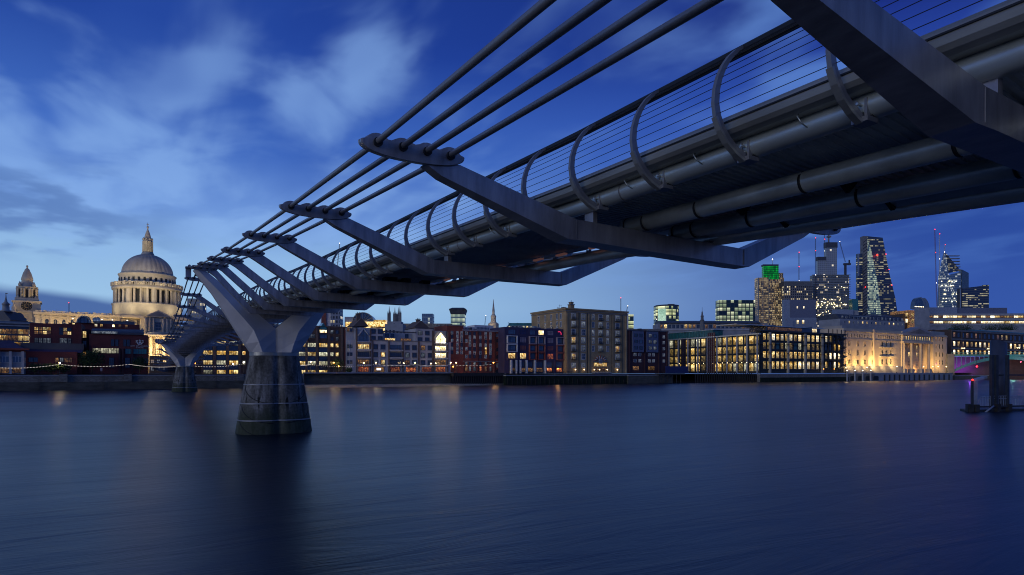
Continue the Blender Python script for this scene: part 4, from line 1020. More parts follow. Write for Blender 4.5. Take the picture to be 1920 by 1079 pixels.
def clutter(b, x0, x1, y, n, back, xr):
    for i in range(n):
        x = random.uniform(x0, x1); u = b.u(x); z = b.z(xr, y); w = random.uniform(.4, 1.6); hh = random.uniform(.5, 1.6); k = i % 4
        if k == 3: b.mb('aerial', lambda q: (q.box(u-.04, u+.04, back, back+.08, z-.2, z+2.6, frame_d), q.box(u-.5, u+.5, back, back+.06, z+2.1, z+2.16, frame_d)))
        elif k == 2: b.mb('vent_pipe', lambda q: q.lathe([(.22, z-.2), (.22, z+hh), (.32, z+hh), (.32, z+hh+.15)], alu2, u, back+1, 8))
        else: b.mb('roof_plant', lambda q: q.box(u-w, u+w, back, back+2, z-.3, z+hh, random.choice([slate, stone_g, alu2])))
for nm, x0, x1, y, n, back, xr in (('office_block', 380, 645, 612.5, 16, 4, 600), ('red_brick_building', 870, 944, 620, 8, 4, 900), ('coloured_flats', 950, 1058, 615.5, 12, 4, 1003), ('brick_warehouse', 1066, 1172, 582, 9, 8, 1118), ('purple_brick_flats', 1178, 1250, 621, 9, 4, 1214)):
    for bb_ in ALLB:
        if bb_.o.name == nm: clutter(bb_, x0, x1, y, n, back, xr)
for bb_ in ALLB:
    if bb_.o.name == 'red_brick_building':
        for x in (870, 896, 928, 944): bb_.strip(x, .6, 621, None, .25, frame_d, xr=900, name='downpipe')
    if bb_.o.name == 'brick_warehouse':
        for x in (1085, 1101, 1147, 1166): bb_.strip(x, .6, 588, None, .25, frame_d, xr=1118, name='downpipe')
# railings, ladders and chains on the embankment
b = Bld('embankment_railing', 'thin dark railing along the top of the long embankment wall', 'railing', -40, 566, 244.2)
b.mb('rail', lambda q: (q.box(0, b.L, 0, .05, 1.02, 1.08, frame_d), q.box(0, b.L, 0, .04, .55, .58, frame_d)))
b.mb('post', lambda q: [q.box(i*2.4, i*2.4+.07, 0, .07, 0, 1.05, frame_d) for i in range(int(b.L/2.4))])['kind'] = 'stuff'
for x, lb in ((75, 'left ladder down the long embankment wall, below the school'), (196, 'middle ladder down the long embankment wall'), (405, 'ladder on the embankment wall between the two bridge piers')):
    b = Bld('wall_ladder', lb, 'ladder', x-1, x+1, 244.4, base=0, group='ladders on the embankment wall')
    b.mb('stile', lambda q: q.box(-.3, -.24, -.85, -.78, -.5, 5.6, frame_d)); b.mb('stile', lambda q: q.box(.24, .3, -.85, -.78, -.5, 5.6, frame_d))
    for i in range(16): b.mb('rung', lambda q: q.box(-.24, .24, -.84, -.80, .1+i*.33, .14+i*.33, frame_d))
# ---- cathedral
b = Bld('cathedral', 'domed baroque cathedral with floodlit stone, colonnaded drum and clock tower', 'cathedral', 30, 335, 424, 480)
CT = b; ZD = 492.0
def cpt(x, z):  # world point -> cathedral frame
    p = world(x, z)-b.a; n_ = Vector((-b.d.y, b.d.x)); return p.dot(b.d), p.dot(n_)
dcx, dcy = cpt(277, ZD); K = ZD/FPX
H = lambda y, z=ZD: zz(y, z)-GZ
def wl_(x0, x1, yt, yb, d, m, back=0, nm='wall', xr=150): return b.wall(x0, x1, yt, d, m, yb=yb, back=back, name=nm, xr=xr)
wl_(66, 262, 590, None, 34, stone_c); b.band(66, 262, 590.5, 1.6, 1.0, stone_c, xr=150); b.band(66, 262, 596, .8, .5, stone_c, xr=150)
b.mb('balustrade', lambda q: [q.box(b.u(66), b.u(262), -.6, -.1, b.z(150, 586.6), b.z(150, 586), stone_c)]+[q.box(u_, u_+.5, -.55, -.15, b.z(150, 590), b.z(150, 586.6), stone_c) for u_ in rng(b.u(66), b.u(262), 70)]+[q.box(u_, u_+1.6, -.7, 0, b.z(150, 590), b.z(150, 585.4), stone_c) for u_ in rng(b.u(66), b.u(260), 14)])
b.wall(88, 255, 578, 12, lead, yb=590, back=14, name='roof', xr=150) if False else None
for x in rng(80, 255, 12): b.strip(x, 3.2, 592, None, .7, stone_c, xr=150)
for x in rng(88, 247, 11): b.win(x, 606, 5, 10, glass_dark, stone_c, 2, 2, xr=150, arch=True)
# south transept
tx0, tx1 = 262, 333
b.wall(tx0, tx1, 598, 22, stone_c, back=-10, xr=297, name='transept_wall'); b.band(tx0, tx1, 598, 1.6, 11.0, stone_c, xr=297)
b.wall(268, 318, 597, 20, stone_c, back=-11, xr=297, name='transept_front')
b.gable(266, 321, 597, 584.5, 20, stone_c, back=-12.2, name='pediment', xr=297)
b.mb('pediment_dark_panel', lambda q: q.prism([(b.u(273), b.z(297, 596)), (b.u(314), b.z(297, 596)), (b.u(293.5), b.z(297, 587))], 'y', -12.25, -12.21, stone_dk))  # darker triangle in front of the gable, recess shade put into the colour
for x in (270, 277, 284, 302, 309, 316, 326, 331): b.strip(x, 2.2, 600, None, 12.0, stone_c, xr=297, name='pilaster')
b.win(293, 614, 9, 15, glass_dark, stone_c, 2, 3, xr=297, back=-11.2); b.band(tx0, tx1, 626, 1.2, 11.6, stone_c, xr=297)
def porch(q):
    u = b.u(294); r = 10.5
    for z0, z1, rr in ((b.z(297, 634), b.z(297, 629), r+1), (b.z(297, 629), b.z(297, 626), r*.7)):
        q.lathe([(rr, z0), (rr, z1)], stone_c, u, -12, 32)
    for i in range(8):
        a = math.pi+math.pi*(i+.5)/8; q.lathe([(1.0, 0), (1.0, b.z(297, 634)-.5), (1.2, b.z(297, 634))], stone_c, u+r*math.cos(a), -12+r*math.sin(a), 12)
b.mb('semicircular_porch', porch)
# drum, dome and lantern
def drum(q):
    q.lathe([(57*K, H(600)), (57*K, H(576)), (58*K, H(575)), (58*K, H(573)), (54*K, H(572.5)), (47*K, H(572)), (47*K, H(547)), (57.5*K, H(547)), (58*K, H(543.5)), (57*K, H(543)), (57*K, H(541)), (55.5*K, H(540.9)), (46.5*K, H(540)), (46.5*K, H(521)), (48*K, H(519.5)), (48*K, H(518)), (45*K, H(517))], stone_c, dcx, dcy, 96)
b.mb('drum', drum)
def cols(q):
    for i in range(32):
        a = 2*math.pi*(i+.5)/32; q.lathe([(1.2, H(572.5)), (.85, H(571)), (.75, H(549)), (1.2, H(547.2))], stone_c, dcx+53.5*K*math.cos(a), dcy+53.5*K*math.sin(a), 10)
        if i % 4 == 0: q.lathe([(2.0, H(572.5)), (2.0, H(547.2))], stone_c, dcx+51*K*math.cos(a), dcy+51*K*math.sin(a), 8, False)
b.mb('colonnade', cols)
def bal2(q):
    q.lathe([(57.6*K, H(536.2)), (57.6*K, H(535.2)), (56.6*K, H(535.2)), (56.6*K, H(536.2))], stone_c, dcx, dcy, 64)
    for i in range(96):
        a = 2*math.pi*i/96; x, y = dcx+57.1*K*math.cos(a), dcy+57.1*K*math.sin(a); r = .95 if i % 3 == 0 else .35
        q.lathe([(r, H(541)), (r, H(535.6 if r < .9 else 534.6))], stone_c, x, y, 6, False)
b.mb('balustrade', bal2)
aw = MB(); aw.box(-.8, .8, -.12, .1, -1.3, 1.3, blackm); aw = aw.mesh('window')
dw = MB(); dw.box(-1.75, 1.75, -.12, .1, -4.6, 4.6, blackm); dw = dw.mesh('window')
for i in range(32):
    a = 2*math.pi*i/32
    if math.sin(a) < .35:
        inst(aw, 'window', b.o, (dcx+46.55*K*math.cos(a), dcy+46.55*K*math.sin(a), H(529)), rz=a+math.pi/2)
        if i % 4 != 3: inst(dw, 'window', b.o, (dcx+47.05*K*math.cos(a), dcy+47.05*K*math.sin(a), H(559)), rz=a+math.pi/2)
def dome(q):
    n = 256; rings = []
    for j in range(25):
        t_ = j/24*math.radians(78); r0 = 43*K*math.cos(t_); z = H(516.5)+(39*K)*math.sin(t_)
        rings.append([(dcx+r0*.975*(1+.018*abs(math.cos(16*2*math.pi*k/n)))*math.cos(2*math.pi*k/n), dcy+r0*.975*(1+.018*abs(math.cos(16*2*math.pi*k/n)))*math.sin(2*math.pi*k/n), z) for k in range(n)])
    q.loft(rings, lead, True)
    q.lathe([(45*K, H(518)), (45*K, H(516)), (43*K, H(515.6))], stone_c, dcx, dcy, 64)
b.mb('dome', dome)
def lant(q):
    q.lathe([(10.5*K, H(480)), (10.5*K, H(476)), (9.5*K, H(475.8)), (9.5*K, H(474)), (7.2*K, H(473)), (5*K, H(472)), (5*K, H(454)), (8*K, H(453.5)), (8*K, H(451)), (5.2*K, H(450)), (5.4*K, H(445)), (4.2*K, H(440)), (3.0*K, H(436)), (1.4*K, H(432)), (1.0*K, H(429)), (1.9*K, H(427)), (1.9*K, H(425.6)), (.5*K, H(424)), (.35*K, H(418))], stone_c, dcx, dcy, 24)
    q.box(dcx-2*K, dcx+2*K, dcy-.2, dcy+.2, H(421.5), H(420.6), stone_c)
    for i in range(8):
        a = 2*math.pi*(i+.5)/8
        for da in (-.16, .16): q.lathe([(.9, H(473)), (.8, H(454)), (1.1, H(453.3))], stone_c, dcx+6.9*K*math.cos(a+da), dcy+6.9*K*math.sin(a+da), 8)
        q.lathe([(.8, H(451)), (.8, H(448)), (.1, H(446.5))], stone_c, dcx+7.2*K*math.cos(a), dcy+7.2*K*math.sin(a), 6)
b.mb('lantern', lant)
# clock tower
zt = 428.0; kt = zt/FPX; tx, ty = cpt(51, zt+8); HT = lambda y: zz(y, zt)-GZ
def tower(q):
    def sq(w, y0, y1, m=stone_c): q.box(tx-w*kt, tx+w*kt, ty-w*kt, ty+w*kt, HT(y0), HT(y1), m)
    sq(21, 720, 586); sq(22.5, 586, 583); sq(20.5, 583, 566); sq(22.5, 566, 563.5); sq(18, 563.5, 558)
    q.lathe([(14*kt, HT(558)), (14*kt, HT(539)), (17*kt, HT(538)), (17*kt, HT(535.5)), (12.5*kt, HT(535)), (12.5*kt, HT(531)), (10.5*kt, HT(530)), (8.5*kt, HT(524)), (9.5*kt, HT(523)), (9.2*kt, HT(519)), (8.0*kt, HT(515)), (6.4*kt, HT(509)), (4.4*kt, HT(505)), (3.6*kt, HT(502)), (1.6*kt, HT(500)), (1.0*kt, HT(498)), (1.9*kt, HT(496.4)), (1.5*kt, HT(494.8)), (.3*kt, HT(494))], stone_c, tx, ty, 24)
    for i in range(8):
        a = math.pi/4*(i+.5)
        for da in (-.14, .14): q.lathe([(.75, HT(558)), (.65, HT(541)), (.95, HT(539))], stone_c, tx+15.5*kt*math.cos(a+da), ty+15.5*kt*math.sin(a+da), 8)
    for i in range(4):
        a = math.pi/4+math.pi/2*i; x, y = tx+19*kt*math.cos(a), ty+19*kt*math.sin(a)
        q.lathe([(1.1, HT(564)), (1.3, HT(561)), (.7, HT(558)), (.9, HT(556.5)), (.1, HT(553))], stone_c, x, y, 8)
        x, y = tx+15*kt*math.cos(a), ty+15*kt*math.sin(a); q.lathe([(.9, HT(535)), (1.0, HT(532)), (.1, HT(526))], stone_c, x, y, 8)
tw = b.mb('clock_tower', tower)
def dial(q):
    y = ty-20.6*kt; z = HT(573.5); r = 8.6*kt
    q.prism([((r*1.22)*math.cos(i*math.pi/16)+tx, (r*1.22)*math.sin(i*math.pi/16)+z) for i in range(32)], 'y', y-.5, y, stone_c)
    q.prism([(r*math.cos(i*math.pi/16)+tx, r*math.sin(i*math.pi/16)+z) for i in range(32)], 'y', y-.56, y-.5, blackm)
    gold = mat('gilt', (.42, .32, .15), .5, .3)
    for i in range(12):
        a = math.pi/6*i; q.tube([(tx+r*.68*math.cos(a), y-.62, z+r*.68*math.sin(a)), (tx+r*.9*math.cos(a), y-.62, z+r*.9*math.sin(a))], .18, gold, 4)
    q.prism([(r*.45*math.cos(i*math.pi/16)+tx, r*.45*math.sin(i*math.pi/16)+z) for i in range(32)], 'y', y-.60, y-.56, gold); q.prism([(r*.38*math.cos(i*math.pi/16)+tx, r*.38*math.sin(i*math.pi/16)+z) for i in range(32)], 'y', y-.63, y-.6, blackm)
    for a, l in ((math.pi*1.02, .85), (math.pi*1.14, .55)): q.tube([(tx, y-.68, z), (tx+r*l*math.cos(a), y-.68, z+r*l*math.sin(a))], .14, gold, 4)
b.mb('clock_dial', dial)
def ow(q):
    for i in range(8):
        a = math.pi/4*i-math.pi/2; x, y = tx+14.05*kt*math.cos(a), ty+14.05*kt*math.sin(a); q.box(x-.8, x+.8, y-.1, y+.1, HT(556), HT(542), blackm)
b.mb('belfry_opening', ow)
def sg(q):
    for x, yt in ((26, 571), (22, 583)): u, v = cpt(x, 424); q.lathe([(2.0, 0), (2.0, HT(590)), (1.2, HT(589)), (1.3, HT(yt+6)), (.6, HT(yt+3)), (.8, HT(yt+1.5)), (.1, HT(yt))], stone_c, u, v, 8)
b.mb('pinnacle_statue', sg)
wl_(20, 66, 590, None, 30, stone_c, back=4, nm='west_wall', xr=50)
def light(name, parent, loc, energy, col, size=.8, typ='POINT', rot=None, angle=1.6):
    d = bpy.data.lights.new(name, typ); d.energy = energy; d.color = col
    if typ == 'SPOT': d.spot_size = angle; d.spot_blend = .8
    d.shadow_soft_size = size
    o = bpy.data.objects.new(name, d); COL.objects.link(o); o.parent = parent; o.location = loc
    if rot: o.rotation_euler = rot
    return o
WARM = (1, .72, .38)
for x in (95, 140, 185, 230): light('floodlight', b.o, (b.u(x), -16, 24), 10000, (1, .68, .30), 1.0)
for x in (275, 315): light('floodlight', b.o, (b.u(x), -30, 14), 15000, (1, .66, .28), 1.0)
light('floodlight', b.o, (b.u(294), -15, 8), 3000, (1, .66, .3), 1.0)
for a in (-2.7, -2.1, -1.57, -1.0, -.5): light('floodlight', b.o, (dcx+72*K*math.cos(a), dcy+72*K*math.sin(a), H(589)), 1500, (1, .80, .50), .8)
for a in (-2.6, -1.9, -1.2, -.6): light('floodlight', b.o, (dcx+53*K*math.cos(a), dcy+53*K*math.sin(a), H(538)), 500, (1, .82, .55), .5)
def spot(b_, src, dst, e, col, ang):
    d = (Vector(dst)-Vector(src)); o = light('floodlight', b_.o, src, e, col, 2.0, 'SPOT', None, ang)
    o.rotation_euler = d.to_track_quat('-Z', 'Y').to_euler()
spot(b, (b.u(150), -60, 35), (dcx, dcy, H(500)), 170000, (1, .80, .50), .7)
spot(b, (b.u(360), -60, 35), (dcx, dcy, H(500)), 60000, (1, .8, .5), .7)
spot(b, (b.u(20), -70, 15), (tx, ty, HT(545)), 22000, (1, .85, .6), .6)
# dark spired church at the left edge
zc_ = 330
b = Bld('spired_church', 'small dark church roof and lead spire with weathervane at the far left edge', 'church', -10, 22, zc_, zc_)
def chz(y): return zz(y, zc_)-GZ
b.mb('wall', lambda q: q.box(b.u(-60), b.u(18), 0, 12, 0, chz(600), stone_dk))
b.mb('roof', lambda q: q.prism([(b.u(-60), chz(600)), (b.u(20), chz(600)), (b.u(6), chz(583)), (b.u(-40), chz(583))], 'y', 0, 12, slate))
b.mb('spire', lambda q: q.lathe([(3.2, chz(584)), (1.6, chz(580)), (1.5, chz(571)), (2.0, chz(570)), (.7, chz(565)), (.25, chz(556)), (.1, chz(548))], lead, b.u(2.5), 3, 12))
b.mb('weathervane', lambda q: q.box(b.u(1.5), b.u(5.5), 2.9, 3.1, chz(550), chz(548.8), blackm))
# ---- left of the school: glazed hall and pavilion
b = Bld('glazed_hall', 'glass fronted hall with grey vaulted roof and glowing upper floors at far left', 'office block', -70, 55, 262)
xr = 20
b.wall(-70, 54, 612, 16, glass_dark, xr=xr); 
b.mb('roof', lambda q: q.prism([(-1.5, b.z(xr, 612)), (-1.5, b.z(xr, 608)), (4, b.z(xr, 601.5)), (12, b.z(xr, 600)), (18, b.z(xr, 612))], 'x', -2, b.u(55), slate))
for y in (606.5, 611.5): b.band(-70, 54, y, .35, 1.6, alu2, xr=xr, name='eaves')
b.grid(rng(-60, 49, 12), (622,), 8.8, 9, [dim, warm], xr=xr, frame=frame_d, nx=3, ny=2)
b.grid(rng(-60, 49, 12), (634, 646), 8.8, 9, [dim, glass_dark, warm], xr=xr, frame=frame_d, nx=4, ny=1)
b.mb('downpipe', lambda q: q.box(b.u(54.2), b.u(55), -.5, -.2, b.z(xr, 660), b.z(xr, 618), alu))
b = Bld('riverside_pavilion', 'low pale pavilion with purple pyramid roof beside the red brick school', 'pavilion', -40, 49, 251)
xr = 20
b.wall(-40, 47, 660, 8, stone_g, xr=xr)
b.mb('roof', lambda q: q.loft([[(b.u(-42), -1, b.z(xr, 654)), (b.u(46), -1, b.z(xr, 654)), (b.u(46), 9, b.z(xr, 654)), (b.u(-42), 9, b.z(xr, 654))], [(b.u(8), 3, b.z(xr, 638)), (b.u(16), 3, b.z(xr, 638)), (b.u(16), 5, b.z(xr, 638)), (b.u(8), 5, b.z(xr, 638))]], purple, False))
b.band(-42, 47, 655, .5, 1.2, redbrick, xr=xr, name='eaves'); b.wall(-40, 46, 655, 7, redbrick, xr=xr, yb=662, back=.5, name='upper_wall')
for x in (-20, -2, 20, 43): b.strip(x, 4, 659, None, .6, stone_l, xr=xr)
b.grid((8, 32), (674,), 14, 11, [glass_blue, glass_dark], xr=xr, frame=frame_w, nx=3, ny=1); b.grid((8, 32), (695,), 14, 10, [dim], xr=xr, frame=frame_d, nx=4, ny=1)
# ---- school
def letters(txt, size, parent, loc, m, name='lettering'):
    cu = bpy.data.curves.new(name, 'FONT'); cu.body = txt; cu.size = size; cu.extrude = .03; cu.align_x = 'CENTER'; cu.space_character = 1.1
    ob = bpy.data.objects.new(name, cu); COL.objects.link(ob)
    me = bpy.data.meshes.new_from_object(ob); bpy.data.objects.remove(ob)
    me.materials.clear(); me.materials.append(m); o = bpy.data.objects.new(name, me); COL.objects.link(o); o.parent = parent; o.location = loc; o.rotation_euler = (R(90), 0, 0); return o
b = Bld('riverside_school', 'dark red brick school with a white crest and lettering high on its right wing', 'school', 50, 280, 255)
xr = 160
b.wall(55.5, 146, 609, 16, darkbrick, xr=xr); b.wall(146, 153, 608, 16, darkbrick, xr=xr, back=-.6); b.wall(153, 167, 617, 14, darkbrick, xr=xr, back=3, name='stair_tower'); b.wall(167, 278, 626, 16, darkbrick, xr=xr)
b.wall(48, 146, 661, 2.5, darkbrick, xr=xr, back=-2.5, name='lower_wall')
b.grid((68, 76, 84, 92), (619, 626), 5.4, 5.6, [dim, warm, glass_dark, dim], xr=xr, frame=frame_d, nx=2, ny=2)
b.grid((68, 76, 84, 92, 115, 122, 130), (640.5,), 4.8, 9, [curt], xr=xr, frame=frame_d, nx=2, ny=2)
b.grid((115, 122, 130), (619, 626), 5.6, 5.6, [warm, dim, glass_dark], xr=xr, frame=frame_d, nx=2, ny=2)
b.band(56, 143, 651, 2.0, 2.2, slate, xr=xr, name='sloping_roof'); b.band(56, 143, 659, 1.3, 2.0, navy, xr=xr, name='ledge')
b.grid((60, 69), (676,), 6, 8, [glass_dark], xr=xr, frame=frame_d, back=-2.5); b.grid((108.5, 117, 125.5, 133), (676,), 5, 8, [warm, dim, curt, glass_dark], xr=xr, frame=frame_d, back=-2.5)
b.win(157.3, 627, 5.5, 12, warm, frame_d, 2, 4, xr=xr, back=3); b.win(157.3, 645, 5.5, 12, glass_dark, frame_d, 2, 4, xr=xr, back=3); b.win(157.3, 665, 5.5, 10, dim, frame_d, 2, 3, xr=xr, back=3)
b.mb('roof', lambda q: q.prism([(-.6, b.z(xr, 626)), (-.6, b.z(xr, 623)), (5, b.z(xr, 614)), (12, b.z(xr, 613)), (14, b.z(xr, 626))], 'x', b.u(171), b.u(270), slate))
b.mb('rooflight', lambda q: (q.box(b.u(172), b.u(220), -.9, -.3, b.z(xr, 624.8), b.z(xr, 620.8), curt), q.box(b.u(172), b.u(266), -.4, .6, b.z(xr, 618.6), b.z(xr, 617.4), glass_blue)))
b.grid((211, 219), (642,), 4.2, 12, [glass_dark], xr=xr, frame=frame_d, ny=4); b.grid((234, 240.5), (642,), 4, 12, [dim, glass_dark], xr=xr, frame=frame_d, ny=4)
b.win(199, 657.5, 42, 9, cool, frame_d, 10, 1, xr=xr); b.win(255, 658, 34, 9, teal, frame_d, 8, 1, xr=xr)
b.grid((209, 239), (680,), 7, 18, [glass_dark], xr=xr, frame=frame_d, nx=3, ny=4); b.win(262, 676, 28, 9, glass_dark, frame_d, 7, 1, xr=xr)
for x in (224, 230, 248): b.strip(x, 3, 653, None, .6, purbrick, xr=xr)
letters('CITY OF LONDON', .62, b.o, (b.u(262.3), -.14, b.z(xr, 648.6)), frame_w); letters('SCHOOL', .56, b.o, (b.u(262.3), -.14, b.z(xr, 651.6)), frame_w)
def crest(q):
    u, z, k = b.u(262.3), b.z(xr, 640), b.sc(262)
    q.prism([(u-1.6*k, z+1.2*k), (u+1.6*k, z+1.2*k), (u+1.6*k, z-1.6*k), (u, z-3.2*k), (u-1.6*k, z-1.6*k)], 'y', -.2, -.05, frame_w)
    for sg_ in (-1, 1):
        pts = [(u+sg_*k*px_, -.15, z+k*pz_) for px_, pz_ in ((1.9, -3), (3.8, -2.6), (4.4, -1), (3.2, .2), (4.9, 1.0), (6.2, 2.6), (4.6, 3.6), (3.2, 2.4))]
        q.tube(pts, .17, frame_w, 5)
        q.tube([(u+sg_*k*2.4, -.15, z-1*k), (u+sg_*k*3.4, -.15, z-3.4*k)], .15, frame_w, 5)
        q.tube([(u+sg_*k*4.6, -.15, z-.4*k), (u+sg_*k*6.6, -.15, z-.2*k), (u+sg_*k*5.8, -.15, z+1.0*k)], .13, frame_w, 5)
    q.tube([(u-1.4*k, -.15, z+1.8*k), (u-.6*k, -.15, z+3.4*k), (u, -.15, z+4.6*k), (u+.6*k, -.15, z+3.4*k), (u+1.4*k, -.15, z+1.8*k)], .17, frame_w, 5)
    q.tube([(u-3.4*k, -.15, z-3.7*k), (u, -.15, z-4.3*k), (u+3.4*k, -.15, z-3.7*k)], .14, frame_w, 5)
b.mb('crest', crest)
b = Bld('rooftop_terrace_block', 'rooftop block with arched glazing and small lit windows between school and cathedral', 'building', 128, 262, 300, base=GZ)
xr = 190
b.wall(128, 262, 607, 12, darkbrick, xr=xr)
b.mb('roof', lambda q: q.prism([(0, b.z(xr, 607)), (2.5, b.z(xr, 600.5)), (10, b.z(xr, 600.5)), (12, b.z(xr, 607))], 'x', b.u(178), b.u(252), slate))
def arc(q):
    u, k = b.u(158), b.sc(158); z = b.z(xr, 607); r = 10.5*k
    pl = [(u+r*math.cos(i*math.pi/12), z+r*1.15*math.sin(i*math.pi/12)) for i in range(13)]
    q.prism(pl, 'y', -1.2, 8, glass_blue)
    for i in range(12): a, c = pl[i], pl[i+1]; q.tube([(a[0], -1.35, a[1]), (c[0], -1.35, c[1])], .35, alu2, 6)
    for e in (-.5, 0, .5): q.box(u+e*r-.07, u+e*r+.07, -1.3, -1.2, z, z+r*.9, frame_d)
b.mb('arched_glazing', arc)
b.grid((138, 213, 225, 237, 180, 190), (610.5,), 4, 4.4, [warm, hot, dim], xr=xr, frame=frame_d, nx=1, ny=1)
b.mb('roof_pipe', lambda q: [q.lathe([(.35, b.z(xr, 607)), (.35, b.z(xr, 597.5-(i % 2)))], alu, b.u(176+i*2.6), -1, 8) for i in range(5)])
for x in (137, 192, 211, 239): b.mb('roof_lamp', lambda q: q.lathe([(.05, b.z(xr, 600.6)), (.25, b.z(xr, 600)), (.05, b.z(xr, 599.4))], lamp_w, b.u(x), -1.5, 8))

# ---- things on the skyline
def tower(name, label, cat, x0, x1, yt, z, m, depth=None, skew=1.0, yb=None, group=None):
    b = Bld(name, label, cat, x0, x1, z, z*skew, group=group); xr = (x0+x1)/2
    depth = min(depth or b.L, 6*z/(abs(x0-960)+40)+2)
    b.wall(x0, x1, yt, depth, m, xr=xr, yb=yb); return b
cw_a = curtain('curtain_bronze', '8a7c66', '4a4238', 'c89c5c', 'ffe6ac', .62, 1.7, 3.4, .42, .32, .3, seed=1)
cw_b = curtain('curtain_grid', '77726c', '2a2c2e', 'ffe2a0', 'fff6d8', .42, 3.4, 4.4, .9, .4, .35, seed=2)
cw_c = curtain('curtain_green', '4a5a58', '2c444a', 'c8d890', 'f6f6c0', .62, 3, 4.0, .7, .06, .22, seed=3, run=5)
cw_d = curtain('curtain_dark', '46505e', '2a3a54', 'e0d8a0', 'fff2c8', .38, 3.4, 4.0, .6, .04, .55, seed=4)
cw_e = curtain('curtain_blue', '788c9c', '56708c', 'dfe8d0', 'ffffff', .32, 2.2, 4.2, .6, .1, .3, seed=5)
cw_f = curtain('curtain_glass', '7a9494', '5a7a80', 'bcd8b8', 'f0f6c8', .72, 2.2, 4.0, .5, .06, .3, seed=6)
cw_g = curtain('curtain_white', '7a8492', '1c2430', 'ffe9b0', 'ffffff', .3, 3, 4.2, .9, .4, .4, seed=7)
cw_cc = curtain('curtain_core', 'a8aeb2', '80868a', 'fff0c8', 'ffffff', .10, 3.4, 3.4, 1.6, .1, .12, seed=8, run=1)
cw_s = curtain('site_floors', '7a8288', '4c565e', 'ffe6b8', 'ffffff', .16, 2.6, 4.6, 1.0, .25, .38, seed=9, run=2)
grn = curtain('green_screen', '0a3016', '0a3816', '04902a', '08b032', 1.3, 2.6, 3.4, .42, .10, .12, seed=12)
ZB = 1130
b = tower('office_tower', 'tall bronze office tower with a bright green lit screen at its top', 'skyscraper', 1421, 1470, 521, ZB, cw_a, 30)
b.mb('green_screen', lambda q: (q.box(b.u(1432), b.u(1442), .5, 9, b.z(1445, 521), b.z(1445, 499), grn), q.box(b.u(1441), b.u(1459.5), -1.0, 8, b.z(1445, 524), b.z(1445, 499), grn)))
b.mb('cap', lambda q: q.box(b.u(1431), b.u(1460), .2, 9.2, b.z(1445, 499), b.z(1445, 496), slate))
b.mb('shoulder', lambda q: q.box(b.u(1459), b.u(1469), 1, 9, b.z(1445, 521), b.z(1445, 512), cw_a))
for x in (1441.5, 1430, 1421.5): b.strip(x, 1.0, 514 if x > 1425 else 521, None, 1.2, alu2, xr=1445)
b.mb('mast', lambda q: (q.tube([(b.u(1452), 8, b.z(1445, 496)), (b.u(1452), 8, b.z(1445, 486))], .35, alu2, 6), q.lathe([(.1, b.z(1445, 486)), (1.0, b.z(1445, 485)), (.1, b.z(1445, 484))], lamp_w, b.u(1452), 8, 8)))
b = tower('gridded_tower', 'broad tower with pale grid and columns of lights behind the grey plant block', 'skyscraper', 1471, 1524, 537, ZB*.98, cw_b, 30)
b.mb('top_fins', lambda q: [q.box(b.u(1471+i*1.9), b.u(1471+i*1.9)+.7, -.8, 0, b.z(1500, 537), b.z(1500, 527), alu2) for i in range(28)]+[q.box(b.u(1471), b.u(1524), 0, 30, b.z(1500, 537), b.z(1500, 528), slate)])
def mast(label, x, yt, yb, z, red=(), name='crane_mast', tilt_=0, hook=None, colr=None):
    b = Bld(name, label, 'crane', x-2, x+2, z, z); k = z/FPX; c = colr or stone_dk
    def f(q):
        u = b.L/2; z0, z1 = b.z(x, yb), b.z(x, yt); w = .55*k; dx = tilt_*k
        n = max(4, int((z1-z0)/(2.2*k)))
        P = lambda e, g, t_: (u+e*w+dx*t_, g*w, z0+(z1-z0)*t_)
        for e in (-1, 1):
            for g in (-1, 1): q.tube([P(e, g, 0), P(e, g, 1)], .14*k, c, 4)
        for i in range(n):
            t0, t1 = i/n, (i+1)/n
            q.tube([P(-1, -1, t0), P(1, -1, t1)], .10*k, c, 3); q.tube([P(1, -1, t0), P(-1, -1, t1)], .10*k, c, 3)
    b.mb('lattice', f)
    for y, lm in red:
        t_ = (y-yb)/(yt-yb) if yt != yb else 0
        b.mb('beacon', lambda q: q.lathe([(.05, -.7*k), (.55*k, -.2*k), (.55*k, .2*k), (.05, .7*k)], lm, 0, 0, 8)).location = (b.L/2+tilt_*k*t_, -.8*k, b.z(x, y))
    return b
mast('thin red lit crane mast above the gridded tower', 1498, 473, 528, ZB, [(473.5, redl), (500.5, redl), (527, lamp_w)])
b = tower('tower_under_construction', 'unfinished tower with bare concrete core above scaffolded floors full of work lights', 'skyscraper', 1525, 1592, 516, ZB*1.0, cw_s, 40)
for j in range(20):
    y = 516+j*4.4; b.mb('floor_slab', lambda q: q.box(b.u(1524)-1, b.u(1593)+1, -1.5, 0, b.z(1558, y)-.5, b.z(1558, y)+.5, stone_dk))
b.wall(1551, 1571, 462, 8, cw_cc, yb=516, xr=1558, back=3, name='core'); b.wall(1536, 1551, 485, 7, cw_cc, yb=516, xr=1558, back=4, name='core')
b.wall(1550, 1572, 454, 9, slate, yb=464, xr=1558, back=2.6, name='climbing_form'); b.wall(1535, 1551, 481, 8, slate, yb=488, xr=1558, back=3.6, name='climbing_form')
b.mb('crane_base', lambda q: (q.tube([(b.u(1560), 12, b.z(1558, 454)), (b.u(1560), 12, b.z(1558, 438))], 1.4, stone_dk, 8), q.box(b.u(1557), b.u(1563.5), 9, 14, b.z(1558, 443), b.z(1558, 440), stone_dk)))
wlm = glow('work_light', 'ffe9b0', 5)
